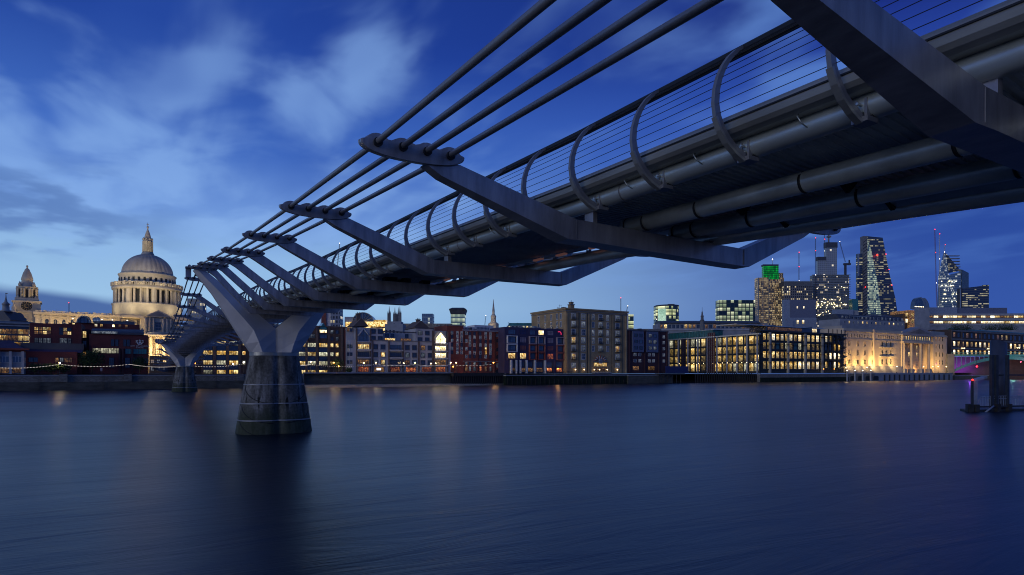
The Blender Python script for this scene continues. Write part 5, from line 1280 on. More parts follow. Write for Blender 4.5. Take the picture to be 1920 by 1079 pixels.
for i in range(70):
    x = random.uniform(1528, 1590); y = random.choice((570, 572, 574, 562, 568, 578, 585, 590, 556, 540))+random.uniform(-2, 2)
    b.mb('work_light', lambda q: q.box(-.5, .5, -.5, 0, -.45, .45, wlm)).location = (b.u(x), -2.2, b.z(1558, y))
mast('left lattice crane beside the unfinished tower', 1529, 446, 600, ZB*.99, [(446.5, redl), (470.5, redl), (516, lamp_w)], colr=slate)
mast('dark crane mast rising behind the bare concrete core', 1546, 434, 485, ZB*1.02, [(449, redl)], tilt_=0, colr=slate)
b = mast('leaning crane jib over the right side of the unfinished tower', 1585, 453, 492, ZB, [(453.5, lamp_w)], tilt_=-11, colr=slate)
b.mb('tower', lambda q: (q.box(b.L/2-1.6, b.L/2+1.6, -1.5, 1.5, b.z(1585, 516), b.z(1585, 496), slate), q.box(b.L/2-3, b.L/2+9, -2, 2, b.z(1585, 497.5), b.z(1585, 494), slate), q.box(b.L/2+6, b.L/2+8, -1, 1, b.z(1585, 494), b.z(1585, 488), slate)))
pgm = mat('grey_cladding', (.22, .26, .33), .6); pgd = mat('grey_cladding_dark', (.13, .145, .20), .6)
b = tower('plant_block', 'blue grey windowless clad block in front of the gridded tower', 'building', 1482, 1530, 562, 900, pgd, 40)
b.mb('pale_side', lambda q: q.box(b.u(1470), b.u(1482), 1, 6, 0, b.z(1500, 562), pgm)); b.wall(1476, 1526, 597, 8, pgm, back=-8, xr=1500, name='lower_block'); b.grid((1491, 1501), (605,), 4, 7, [hot, warm], xr=1500, frame=frame_d, nx=1, ny=1, back=-8); b.wall(1467, 1482, 602, 10, pgm, back=-10, xr=1475, name='lower_block')
b.grid((1495, 1507), (577,), 2.4, 4, [hot], xr=1500, frame=pgd, nx=1, ny=1)
b = tower('white_plant_box', 'pale boxy rooftop block left of the leaning glass tower', 'building', 1567, 1600, 581, 820, pgm, 30); b.mb('side_box', lambda q: q.box(b.u(1600), b.u(1613), 4, 28, 0, b.z(1600, 582), stone_g))
# leaning wedge tower
b = Bld('wedge_tower', 'tall wedge shaped glass tower with a slanting right edge and floors alight', 'skyscraper', 1608, 1684, 1240, 1240)
def wd(q):
    z = lambda y: b.z(1640, y); U = b.u
    q.prism([(U(1624), 0), (U(1684), 0), (U(1684), z(596)), (U(1679), z(560)), (U(1667), z(510)), (U(1655), z(446)), (U(1624), z(443))], 'y', 0, 9, cw_d)
    q.prism([(U(1625), 0), (U(1652), 0), (U(1652), z(592)), (U(1645), z(530)), (U(1633), z(470)), (U(1625.5), z(446))], 'y', -1, 2, cw_f)
b.mb('glass_wedge', wd)
b.mb('braced_core', lambda q: [q.box(b.u(1617), b.u(1625.5), -2, 8, 0, b.z(1640, 443.5), stone_dk)]+[q.prism([(b.u(1617), b.z(1640, y)), (b.u(1625), b.z(1640, y-6)), (b.u(1625), b.z(1640, y-5)), (b.u(1617), b.z(1640, y+1))], 'y', -2.6, -2, blackm) for y in range(455, 600, 6)])
b.mb('service_core', lambda q: (q.box(b.u(1608), b.u(1617), 0, 6, 0, b.z(1640, 476), cw_d), q.box(b.u(1608), b.u(1611), -.6, 0, b.z(1640, 518), b.z(1640, 476), pgm)))
for x, y in ((1642.5, 479.5), (1620.5, 539), (1659, 477.5), (1664.5, 506.5), (1670, 535.5)):
    r_ = 2.0 if x == 1642.5 else .8; b.mb('beacon', lambda q: q.lathe([(.05, -r_), (r_, 0), (.05, r_)], redl, 0, 0, 8)).location = (b.u(x), -4, b.z(1640, y))
b.mb('edge_mullion', lambda q: [q.prism([(b.u(1625)+0, b.z(1640, y)), (b.u(1684-(max(0, 596-y))*.19), b.z(1640, y)), (b.u(1684-(max(0, 596-y))*.19), b.z(1640, y)+.7), (b.u(1625), b.z(1640, y)+.7)], 'y', -1.5, -1.01, stone_dk) for y in (460, 502, 533, 562, 590)])
b = tower('green_netted_core', 'small dark building with green netting left of the wedge tower', 'building', 1598, 1609, 561, 1100, teal, 12)
# angular tower under construction + crane
b = Bld('angular_tower', 'angular glass tower with sloping unfinished top beside red lit cranes', 'skyscraper', 1758, 1818, 1330, 1330)
def ag(q):
    z = lambda y: b.z(1790, y); U = b.u
    q.prism([(U(1759), 0), (U(1802), 0), (U(1802), z(510)), (U(1779), z(516)), (U(1773.5), z(476)), (U(1765), z(516)), (U(1764), z(530))], 'y', 0, 9, cw_e)
    q.prism([(U(1779), z(512)), (U(1802), z(508)), (U(1773.5), z(474))], 'y', 1, 8, cw_d)
    q.prism([(U(1802), 0), (U(1817), 0), (U(1817), z(512)), (U(1804), z(505.5))], 'y', 1, 9, glass_blue)
b.mb('glass_shaft', ag)
b.mb('floor_slab', lambda q: [q.box(b.u(1775+i*3.4), b.u(1799+i*.4), -.8, 4, b.z(1790, 480+i*5.2)-.7, b.z(1790, 480+i*5.2)+.7, stone_dk) for i in range(6)])
for i in range(22): b.mb('work_light', lambda q: q.box(-.9, .9, -.5, 0, -.6, .6, wlm)).location = (b.u(random.uniform(1764, 1794)), -1, b.z(1790, random.choice((528, 536, 544, 552, 560, 566))))
mast('tall thin crane with two red beacons at the top, left of the angular tower', 1756.5, 431, 575, 1320, [(430.5, redl), (474, redl), (531, lamp_w)], tilt_=-4, colr=redm)
mast('shorter crane mast with one red beacon beside the angular tower', 1761.5, 439, 575, 1325, [(439, redl), (486, lamp_w)], colr=alu2)
mast('right hand crane jib leaning over the angular tower top', 1768, 459, 500, 1322, [(459, redl), (473, lamp_w)], tilt_=4, colr=alu2)
b = tower('dark_curved_office', 'dark glass office stepping up behind the strip windowed block', 'office tower', 1805, 1853, 542, 1250, cw_d, 30)
b.wall(1798, 1806, 541, 5, slate, xr=1820, back=1, name='side_wing'); b.wall(1845, 1853.5, 534.5, 7, cw_d, xr=1820, back=-1, name='corner'); b.prism = None
b.mb('upper_storey', lambda q: q.prism([(b.u(1805), b.z(1820, 542)), (b.u(1845), b.z(1820, 542)), (b.u(1845), b.z(1820, 536)), (b.u(1812), b.z(1820, 540))], 'y', 0, 7, cw_d))
b.strip(1800, 1.2, 542, None, 1, alu, xr=1820)
# barrel vaulted rooftop
b = Bld('barrel_roof_building', 'building with a glazed barrel vault roof and curved lit bays below', 'building', 1700, 1762, 600, 615)
xr = 1730
b.wall(1705, 1725, 583, 20, dim, xr=xr); b.wall(1696, 1709, 590, 16, brownbrick, xr=xr, back=2)
b.grid((1711, 1719, 1700), (592, 603), 6, 7, [warm_y, hot], xr=xr, frame=frame_d, nx=2, ny=1)
def bv(q):
    u0, u1 = b.u(1708), b.u(1757); z0 = b.z(xr, 580); k = b.sc(1730)
    for a, c, r, m_ in ((0, 5, 12, glass_blue), (5, 8, 13, alu2), (8, 16, 12, glass_blue), (16, 19, 13, alu2), (19, 28, 12, glass_blue)):
        cx = b.u(1720)
        pl = [(cx+r*k*math.cos(i*math.pi/14), z0+r*k*1.7*math.sin(i*math.pi/14)) for i in range(15)]
        off = a*.8
        q.prism([(p[0]+off, p[1]) for p in pl], 'y', -2+a*.3, -2+c*.3+3, m_)
b.mb('barrel_vault', bv)
b.mb('vault_lights', lambda q: [q.box(b.u(1712+i*3)-.3, b.u(1712+i*3)+.3, -2.4, -2.1, b.z(xr, 577), b.z(xr, 575.8), lampm) for i in range(6)])
b = tower('grey_service_tower', 'plain grey stone service tower behind the portico pediment', 'tower', 1723, 1743, 577, 540, stone_g, 16)
b = Bld('strip_window_block', 'long pale office with two bright window strips and roof garden', 'office block', 1743, 1990, 640, 640)
xr = 1830
b.wall(1743, 1990, 588, 30, stone_g, xr=xr); b.wall(1760, 1900, 576, 15, pgd, xr=xr, yb=589, back=8, name='plant_storey'); b.wall(1743, 1800, 576, 16, pgm, xr=xr, yb=590, back=4, name='plant_storey')
for y in (594.5, 604.8): b.grid(rng(1746, 1985, 28), (y,), 8.3, 4.0, [hot, warm_y, hot, dim], xr=xr, frame=frame_d, nx=3, ny=1)
for y in (590, 599.5, 610): b.band(1743, 1990, y, .8, .8, stone_l, xr=xr, name='floor_band')
# mansard roofed block
b = Bld('mansard_block', 'grey mansard roofed building with dormers behind the cream hall', 'building', 1575, 1696, 500, 530)
xr = 1640
b.wall(1575, 1696, 601, 20, stone_g, xr=xr)
b.mb('roof', lambda q: q.prism([(0, b.z(xr, 601)), (3.8, b.z(xr, 591.5)), (18, b.z(xr, 591.5)), (20, b.z(xr, 601))], 'x', b.u(1575), b.u(1696), slate))
b.grid(rng(1580, 1692, 16), (597.5,), 3.6, 4.4, [curt, glass_dark], xr=xr, frame=frame_w, nx=1, ny=1, back=.3); b.grid(rng(1584, 1692, 14), (606.5,), 3.4, 4.4, [warm, curt, glass_dark], xr=xr, frame=stone_l, nx=1, ny=1)
b.wall(1650, 1690, 588.5, 6, pgd, xr=xr, yb=594, back=8, name='plant_storey'); b.wall(1592, 1630, 594.5, .8, alu2, xr=xr, yb=596, back=-.5, name='parapet')
# long low roof behind glass office
b = Bld('long_hall_building', 'long stone building with dark overhanging roof and lit bays behind the glass wing', 'building', 1234, 1440, 520, 520)
xr = 1330
b.wall(1234, 1440, 607, 20, stone_g, xr=xr); b.mb('roof', lambda q: q.prism([(-1.5, b.z(xr, 607)), (-1.5, b.z(xr, 605.5)), (6, b.z(xr, 601)), (16, b.z(xr, 601)), (21, b.z(xr, 607))], 'x', b.u(1237), b.u(1425), slate))
b.grid(rng(1240, 1432, 26), (612.5,), 5, 7, [glass_dark, glass_dark, dim, warm], xr=xr, frame=stone_g, nx=2, ny=1)
b.band(1234, 1440, 618.5, .8, .6, stone_l, xr=xr)
def spire(label, x, prof, z, lit_=False, name='church_spire'):
    b = Bld(name, label, 'church spire', x-4, x+4, z, z); k = z/FPX
    b.mb('spire', lambda q: q.lathe([(r*k, b.z(x, y)) for r, y in prof], stone_dk if not lit_ else stone_c, b.L/2, 2, 12, False)); return b
spire('small baroque stone steeple rising behind the glass wing roof', 1318, [(4.5, 640), (4.5, 612), (5.2, 611), (3.8, 610), (3.6, 602), (4.4, 601), (2.8, 599), (2.6, 594), (3.2, 593), (1.6, 590), (1.4, 586), (.4, 583), (.2, 576)], 500)
b = spire('slender green spire on a lit stone lantern above the red brick building', 925, [(10, 620), (10, 607), (5.5, 604), (4.6, 600), (5.2, 593), (3.4, 590), (2.4, 588), (2.2, 582), (1.6, 580), (1.1, 572), (.4, 562), (.1, 561)], 400, True)
b.mb('tall_spike', lambda q: q.lathe([(2.6*.336, b.z(925, 584)), (1.6*.336, b.z(925, 575)), (.3*.336, b.z(925, 564)), (.1, b.z(925, 561))], lead, b.L/2, 2, 8, False))
light('floodlight', b.o, (b.L/2-3, -7, b.z(925, 604)), 900, WARM, .4)
# round green glass tower and neighbours
b = Bld('round_glass_block', 'rounded glass office with a bright green white lit side', 'office tower', 1234, 1278, 760, 760)
b.mb('glass_drum', lambda q: q.loft([[(b.u(1234+44*t_), 12-12*math.sin(math.pi*t_)**.6, z_) for t_ in rng(0, 1, 17)]+[(b.u(1278), 24, z_), (b.u(1234), 24, z_)] for z_ in (0, b.z(1256, 574))], cw_c, False))
b.mb('roof', lambda q: q.loft([[(b.u(1234+44*t_), 12-12*math.sin(math.pi*t_)**.6, z_) for t_ in rng(0, 1, 17)]+[(b.u(1278), 24, z_), (b.u(1234), 24, z_)] for z_ in (b.z(1256, 574), b.z(1256, 571))], slate, False))
b.mb('lift_overrun', lambda q: q.box(b.u(1256), b.u(1268), 8, 16, b.z(1256, 571), b.z(1256, 569), slate)); b.mb('bright_panel', lambda q: q.box(b.u(1235.5), b.u(1251), 1.0, 4, b.z(1256, 603), b.z(1256, 579), lit('mint_light', '9fc8b0', 'c8e8d0', .75, .15, .8)))
b = tower('green_glass_slab', 'square green glass office with evenly lit floors beyond the long roof', 'office tower', 1348, 1416, 563, 700, curtain('curtain_teal', '2c3c44', '1c3038', 'b8d0a0', 'f4f4cc', .6, 4.2, 4.4, .65, .22, .25, seed=11, run=4), 25)
b = tower('slim_block', 'slim pale block between the green office and the bronze tower', 'building', 1414, 1421, 592, 900, stone_g, 12)
b = tower('flared_glass_tower', 'glass tower flaring out to a wider flat roof above the apartments', 'office tower', 845, 871, 583, 560, cw_f, 14)
b.mb('crown', lambda q: q.loft([[(b.u(845), 0, b.z(858, 590)), (b.u(871), 0, b.z(858, 590)), (b.u(871), 14, b.z(858, 590)), (b.u(845), 14, b.z(858, 590))], [(b.u(842), -2, b.z(858, 580)), (b.u(874), -2, b.z(858, 580)), (b.u(874), 15, b.z(858, 580)), (b.u(842), 15, b.z(858, 580))], [(b.u(848), 1, b.z(858, 577)), (b.u(869), 1, b.z(858, 577)), (b.u(869), 13, b.z(858, 577)), (b.u(848), 13, b.z(858, 577))]], slate, False))
b = tower('small_dark_tower', 'small dark glass tower above the right apartment chimney', 'office tower', 791, 811.5, 588.5, 640, cw_e, 12)
b = tower('pale_tower_sliver', 'narrow lit tower peeping out right of the brick warehouse', 'office tower', 1174, 1188, 590, 640, cw_c, 12); b.wall(1172, 1178, 587, 8, frame_w, back=-1, xr=1180, name='edge')
# gothic church tower with pinnacles
b = Bld('gothic_tower', 'gothic church tower with four tall pinnacles above the apartment roofs', 'church tower', 726, 752, 420, 420)
xr = 739
b.wall(726, 752, 603, 9, stone_g, xr=xr); b.wall(722, 756, 608, 12, stone_g, xr=xr, back=-1)
for x, y, s_ in ((729, 0, 1), (749, 0, 1), (736, 7, .95), (742.5, 7, 1)):
    k = b.sc(x)
    b.mb('pinnacle', lambda q: q.lathe([(2.2*k, b.z(xr, 604)), (2.0*k, b.z(xr, 592)), (2.3*k, b.z(xr, 591)), (1.2*k, b.z(xr, 585)), (.5*k, b.z(xr, 577)), (.15*k, b.z(xr, 573.5))], stone_dk, b.u(x), 1.5+y, 8, False))
    for e in (-2.4, 2.4): b.mb('pinnacle', lambda q: q.lathe([(1.0*k, b.z(xr, 604)), (.9*k, b.z(xr, 588)), (.1*k, b.z(xr, 583))], stone_dk, b.u(x+e), 1+y, 6, False))
b.grid((739,), (610,), 4, 6, [glass_dark], xr=xr, frame=stone_g, arch=True)
# arched glass roof building
b = Bld('domed_office', 'office with arched glass roof and a lit strip behind the left gable', 'office block', 645, 722, 460, 460)
xr = 690
b.wall(648, 722, 604, 16, warm_y, xr=xr); b.wall(645, 664, 594, 14, pgm, xr=xr, back=2)
def ar(q):
    u, k = b.u(680), b.sc(680); z = b.z(xr, 603)
    for r, m_, y0, y1 in ((19, glass_blue, 1, 12), (19.6, alu2, .4, 1)):
        pl = [(u+r*k*math.cos(i*math.pi/16), z+r*k*.85*math.sin(i*math.pi/16)) for i in range(17)]
        if m_ is alu2:
            for a, c in zip(pl, pl[1:]): q.tube([(a[0], .5, a[1]), (c[0], .5, c[1])], .3, alu2, 5)
            for i in range(2, 15, 2): q.tube([(u, .6, z), (pl[i][0], .6, pl[i][1])], .18, alu2, 4)
        else: q.prism(pl, 'y', y0, y1, m_)
b.mb('arched_roof', ar); b.wall(700, 722, 599.5, 10, warm_y, xr=xr, back=3, name='side_wing', yb=604)
b = tower('far_housing_tower', 'concrete residential tower half hidden beneath the bridge beams', 'tower block', 620, 637, 574, 620, cw_g, 14); b.wall(600, 620, 584, 10, frame_w, back=2, xr=620, name='lower_block'); b.wall(603, 611, 578, 8, redm, back=0, xr=620, name='red_panel')
b = tower('ladder_tower', 'dark slab tower with balconies and lit windows behind the hanging cables', 'tower block', 351, 380, 560, 700, cw_g, 14, 1.0)
mast('leaning red and white crane rising behind the bridge railing', 632, 457, 505, 700, [(456.5, lamp_w)], tilt_=5, colr=redm)
mast('small crane with a red lamp behind the cathedral nave', 129.5, 568, 588, 620, [(568, redl)], colr=slate)
mast('small crane with white lamp left of the slender green spire', 909, 592, 610, 700, [(592, lamp_w)], tilt_=2, colr=slate)
mast('thin crane mast with white lamp behind the brick warehouse', 1164, 559, 585, 700, [(559, redl)], colr=slate)
mast('short crane jib with white lamp at the warehouse corner', 1173, 574, 592, 690, [(574, lamp_w)], tilt_=4, colr=slate)
b = Bld('crane_jib', 'long dark crane jib sloping down behind the left end of the warehouse', 'crane', 1003, 1026, 520, 520); b.mb('jib', lambda q: q.tube([(b.u(1003), 0, b.z(1015, 597.5)), (b.u(1028), 0, b.z(1015, 606))], .45, slate, 5)); b.mb('mast', lambda q: q.tube([(b.u(1028), 0, 0), (b.u(1028), 0, b.z(1015, 604))], .5, slate, 5))
mast('small leaning crane beside the rounded glass office', 1227, 600, 616, 700, [(599, lamp_w)], tilt_=4, colr=slate)
# rooftops filling the skyline
b = Bld('green_roof_office', 'low office with green tinted mansard roof behind the coloured flats', 'building', 950, 1026, 330, 330); xr = 990
b.wall(950, 1026, 611, 12, stone_g, xr=xr); b.mb('roof', lambda q: q.prism([(b.u(952), b.z(xr, 611)), (b.u(1012), b.z(xr, 611)), (b.u(1006), b.z(xr, 606)), (b.u(955), b.z(xr, 606))], 'y', 0, 12, teal)); b.grid(rng(955, 1022, 11), (613.5,), 3.4, 3.4, [warm, curt, glass_dark, cool], xr=xr, frame=stone_g, nx=1, ny=1)
b = tower('skyline_terrace', 'low dark rooftops filling the gap between the gothic tower and the flared tower', 'building', 752, 846, 607, 500, stone_dk, 14); b.grid(rng(758, 842, 12), (610,), 3, 2.2, [dim, curt], xr=800, frame=stone_dk, nx=1, ny=1)
b = tower('corner_rooftop', 'dark rooftop block behind the purple brick flats', 'building', 1174, 1240, 617, 430, stone_dk, 14)
b = tower('school_backdrop', 'low stone building behind the gap right of the cathedral transept', 'building', 330, 400, 612, 380, stone_dk, 14); b.grid(rng(340, 395, 6), (622, 634, 646), 4, 5, [warm, glass_dark, dim], xr=365, frame=stone_dk, nx=1, ny=1)
b = tower('courtyard_block', 'dim office wing between the cathedral porch and the bridge', 'building', 280, 372, 668, 300, brownbrick, 10); b.grid(rng(286, 366, 8), (678, 692), 6, 6, [dim, warm, glass_dark], xr=330, frame=frame_d)
# ---- floodlights of the cream hall, lamps on the quay
for x, e in ((1588, 4200), (1600, 4200), (1615, 4200), (1630, 4600), (1645, 9000), (1663, 3800), (1681, 5000), (1757, 5000), (1769, 3000)):
    bb = [o for o in bpy.data.objects if o.name == 'columned_hall'][0]
    p = BW(wofx(x, 241.5), 241.5); l = bb.matrix_basis.inverted() @ Vector((p.x, p.y, GZ+3.4)); t_ = bb.matrix_basis.inverted() @ BW(wofx(x, 248), 248, GZ+10.5); sp_ = light('floodlight', bb, l, e*2.2, (1, .60, .20), .5, 'SPOT', None, 1.9); sp_.rotation_euler = (t_-l).to_track_quat('-Z', 'Y').to_euler()
for x in (1703, 1720, 1735):
    p = BW(wofx(x, 250), 250.5); l = bb.matrix_basis.inverted() @ Vector((p.x, p.y, GZ+2)); light('floodlight', bb, l, 900, (1, .5, .16), .4)
lamp_src = None
def street_lamp(x, y, s, label, m, e=260, col=(1, .72, .4), post=True):
    w = wofx(x, s); p = BW(w, s); z = zz(y, zs(x, s)); h = z-GZ
    o = empty('street_lamp', (p.x, p.y, GZ), ANG, label, 'street lamp', 'lamps along the far embankment')
    if post:
        MB().lathe([(.28, 0), (.2, .5), (.1, .9), (.07, h-.4), (.14, h-.25)], frame_d, 0, 0, 10).build('lamp_post', o)
    MB().lathe([(.05, h-.26), (.26, h-.1), (.26, h+.1), (.05, h+.26)], m, 0, 0, 10).build('lamp_globe', o)
    light('lamp_light', o, (0, -.45, h), e, col, .2)
OR = (1, .5, .16); WH = (1, .85, .62)
for x, y, m, c, e, lb in ((112, 681, lampm, WARM, 500, 'lit street lamp before the left part of the red brick school'), (366, 681, lamp_o, OR, 600, 'orange street lamp just right of the far bridge pier'), (437, 683, lampm, WARM, 200, 'small warm lamp left of the near bridge pier'), (457, 680, lamp_w, WH, 300, 'white lamp tucked against the left edge of the near pier'),
    (582.5, 679, lampm, WARM, 500, 'bright lamp right of the near pier before the brown office block'), (626, 680.5, lamp_o, WARM, 500, 'lamp before the orange lit entrance of the brown office block'), (635, 687, lamp_o, OR, 400, 'low orange lamp at the right end of the brown office block'),
    (682, 681, lampm, WARM, 150, 'small lamp before the left gable bay of the grey apartments'), (704.8, 680.5, lampm, WARM, 400, 'bright lamp before the left shops of the grey apartments'), (757, 681.5, lampm, WARM, 120, 'small lamp before the middle balconies of the grey apartments'), (778, 680.5, lampm, WARM, 400, 'bright lamp above the brown entrance gable of the grey apartments'),
    (808, 682, lampm, WARM, 150, 'small lamp right of centre on the grey apartments'), (817, 681.5, lampm, WARM, 150, 'small lamp before the glowing gable bay'), (845, 680.5, lampm, WARM, 400, 'left lamp of the pair at the red brick corner'), (855, 680.5, lampm, WARM, 400, 'right lamp of the pair at the red brick corner'), (849.5, 688, lamp_o, OR, 600, 'low orange lamp in the gap left of the red brick building'), (925, 680.5, lamp_o, OR, 900, 'orange lamp lighting the right end of the red brick building'), (1046, 692, lamp_o, OR, 400, 'orange lamp under the right bay of the coloured flats'),
    (1586, 690, lampm, WARM, 200, 'lamp at the left corner of the floodlit cream hall'), (1625.5, 689, lampm, WARM, 250, 'lamp before the four window bays of the cream hall'), (1681.5, 687.5, lampm, WARM, 500, 'bright lamp just left of the portico columns'), (1731.5, 688, lampm, WARM, 200, 'lamp before the right portico column'), (1749, 688, lampm, WARM, 200, 'lamp at the right edge of the portico'), (1759, 688, lampm, WARM, 200, 'lamp before the right wing of the cream hall'), (1774, 688, lampm, WARM, 200, 'lamp at the right corner of the cream hall')):
    street_lamp(x, y, 247.0 if x < 1200 else 240.0, lb, m, e*.55, c)
for i, x in enumerate((1588.5, 1603, 1617.5, 1632.5)):
    street_lamp(x, 695, 235.2, ('first', 'second', 'third', 'fourth')[i]+' quay edge lamp from the left on the arched wall', lamp_w, 80, WH)
    p = BW(wofx(x, 235.0), 235.0)
    o = MB().box(-.35, .35, -.35, .35, -1, 5.6, stone_l).build('mooring_pillar', None, (p.x, p.y, 0)); o.rotation_euler.z = ANG
    tag(o, ('first', 'second', 'third', 'fourth')[i]+' pale mooring pillar from the left before the arched wall', 'mooring pillar', 'pale pillars on the river wall')
# festoon lights
def festoon(label, pts, s, n):
    ps = []
    for (xa, ya), (xb, yb) in zip(pts, pts[1:]):
        for i in range(n):
            f = i/n; x = xa+(xb-xa)*f; y = ya+(yb-ya)*f+3.4*4*f*(1-f)*(abs(xb-xa)/105)
            p = BW(wofx(x, s), s); ps.append((p.x, p.y, zz(y, zs(x, s))))
    o = tag(empty('festoon_lights', (ps[0][0], ps[0][1], ps[0][2]), 0, label, 'string lights'))
    q = [Vector(p)-Vector(ps[0]) for p in ps]
    MB().tube(q, .03, frame_d, 4).build('cord', o)
    m = MB()
    for p in q: m.lathe([(.02, p.z-.09), (.065, p.z-.03), (.065, p.z+.03), (.02, p.z+.09)], bulb, p.x, p.y, 6)
    m.build('bulb', o)['kind'] = 'stuff'
festoon('long string of white bulbs along the wall left of the far pier', [(-20, 688.5), (112, 683.5), (243, 683.5), (330, 687.5)], 245.5, 48)
festoon('string of bulbs between the two bridge piers', [(366, 687), (455, 683)], 245.5, 30)
festoon('string of bulbs before the grey apartments and the red brick building', [(556, 685), (582, 684), (704, 683.5), (778, 684), (845, 684), (925, 683)], 245.5, 30)
# trees
def tree(x, yt, z, h_px, w_px, label, n=260):
    k = z/FPX; p = world(x, z); zt_ = zz(yt, z); H_ = zt_-GZ; r = w_px*k/2
    o = empty('tree', (p.x, p.y, GZ), 0, label, 'tree')
    MB().tube([(0, 0, 0), (.1, 0, H_*.35), (0, .1, H_*.6)], [.22, .16, .08], bark, 6).build('trunk', o)
    m = MB()
    for i in range(n*4):
        a = random.uniform(0, 6.28); e = random.uniform(-1, 1); rr = random.random()**.45
        c = Vector((r*rr*math.cos(a)*math.sqrt(1-e*e), r*rr*math.sin(a)*math.sqrt(1-e*e), H_*.62+H_*.38*e*rr))
        c += Vector((random.gauss(0, .25), random.gauss(0, .25), random.gauss(0, .2)))
        u = Vector((random.gauss(0, 1), random.gauss(0, 1), random.gauss(0, 1))).normalized()*random.uniform(.12, .28); v = u.orthogonal().normalized()*.16
        m.add([c-u, c-v, c+u, c+v], [(0, 1, 2, 3)], foliage)
    m.build('crown', o)
tree(172, 655, zs(172, 250), 45, 42, 'wide dark tree in front of the middle of the red brick school', 420)
tree(96, 682, zs(96, 248), 20, 34, 'low bushy tree before the left part of the school', 260)
tree(66, 683, zs(66, 248), 20, 22, 'small bush at the left foot of the school', 160)
tree(120, 684, zs(120, 248), 20, 22, 'low bush right of the school street lamp', 160)
tree(262, 668, zs(262, 249), 30, 26, 'thin tree beneath the school crest', 220)
tree(633, 672, zs(633, 250), 24, 26, 'small tree beside the orange lit entrance', 240)
tree(654, 690, zs(654, 248), 10, 14, 'low shrub at the left foot of the grey apartments', 120)
for x, w_ in ((1793, 30), (1812, 26), (1856, 40), (1878, 34), (1893, 24)):
    z = 430; k = z/FPX; p = world(x, z); o = empty('roof_garden_shrub', (p.x, p.y, zz(620, z)), 0, {1793: 'leftmost roof garden shrub left of the dark pile', 1812: 'second roof garden shrub from the left', 1856: 'roof garden tree directly above the dark pile', 1878: 'roof garden tree just right above the pile', 1893: 'rightmost roof garden shrub'}[x], 'shrub')
    m = MB()
    for i in range(500):
        c = Vector((random.gauss(0, w_*k*.24), random.gauss(0, 1.5), abs(random.gauss(0, 1))*2.0+.3)); u = Vector((random.gauss(0, 1), random.gauss(0, 1), random.gauss(0, 1))).normalized()*.35; v = u.orthogonal().normalized()*.25; m.add([c-u, c-v, c+u, c+v], [(0, 1, 2, 3)], foliage)
    m.build('crown', o)
# small sign on the school railings, parked van roof
b = Bld('information_sign', 'small pink and white sign on the quay before the school', 'sign', 188, 192, 246); b.mb('sign_panel', lambda q: q.box(0, b.L, 0, .06, .9, 2.0, salmon2)); b.mb('sign_post', lambda q: (q.box(b.L/2-.05, b.L/2+.05, .06, .12, -.0, 2.0, frame_d)))
# ---- arch bridge far right
tealp = mat('teal_paint', (.10, .30, .27), .5)
b = Bld('road_bridge', 'teal steel arch road bridge lit violet underneath at the right edge', 'road bridge', 1783, 2100, 478, 478, base=0)
def arch_(q):
    n = 24; z = lambda x, y: b.z(1850, y)
    top = [(1783+i*(2100-1783)/n) for i in range(n+1)]
    U0, U1 = b.u(1783), b.u(1995); 
    for (xa, xb, ya) in ((1786, 1905, 690), (1905, 2080, 700)):
        P1, P2 = [], []
        for i in range(n+1):
            f = i/n; x = xa+(xb-xa)*f; hgt = 4*f*(1-f)
            P1.append((b.u(x), z(x, 696-24*hgt))); P2.append((b.u(x), z(x, 692-26*hgt)))
        if xa == 1786:
            P1, P2 = [], []
            for i in range(n+1):
                x = 1786+(1990-1786)*i/n; f = i/n; hgt = 4*f*(1-f); P1.append((b.u(x), z(x, 699-25*hgt))); P2.append((b.u(x), z(x, 695-27*hgt)))
            for (a, c), (d_, e_) in zip(zip(P1, P1[1:]), zip(P2, P2[1:])):
                q.prism([a, c, e_, d_], 'y', 0, .6, tealp); 
            for i in range(0, n+1, 1): q.box(P2[i][0]-.15, P2[i][0]+.15, .1, .5, P2[i][1], z(0, 668.5), tealp)
        break
b.mb('arch_rib', arch_)
b.mb('deck', lambda q: (q.box(b.u(1783), b.u(2100), -.5, 14, b.z(1850, 669), b.z(1850, 665.5), tealp), q.box(b.u(1783), b.u(2100), -.7, -.5, b.z(1850, 665.5), b.z(1850, 664.9), tealp)))
b.mb('parapet', lambda q: [q.box(b.u(1783+i*4), b.u(1783+i*4)+.2, -.65, -.5, b.z(1850, 665), b.z(1850, 661.6), tealp) for i in range(60)]+[q.box(b.u(1783), b.u(2030), -.7, -.45, b.z(1850, 662), b.z(1850, 661.2), tealp)])
b.mb('abutment', lambda q: q.box(b.u(1775), b.u(1788), -1, 15, -1, b.z(1850, 664), stone_dk)); b.mb('back_wall', lambda q: q.box(b.u(1788), b.u(2100), 13, 14, -1, b.z(1850, 668), brownbrick))
for x in (1808, 1830): light('violet_light', b.o, (b.u(x), 6, b.z(1850, 690)), 5500, (.35, .08, 1), .6)
for x in (1912, 1924, 1936): light('pink_lamp', b.o, (b.u(x), -2, b.z(1850, 682)), 500, (1, .25, .4), .4); b.mb('pink_lamp_glass', lambda q: q.lathe([(.05, b.z(1850, 679)-.5), (.5, b.z(1850, 679)), (.05, b.z(1850, 679)+.5)], pink_l, b.u(x), -1, 8))
light('teal_glow', b.o, (b.u(1880), -10, b.z(1850, 690)), 1100, (.4, 1, .85), .6); light('teal_glow', b.o, (b.u(1915), -10, b.z(1850, 690)), 1100, (.4, 1, .85), .6)
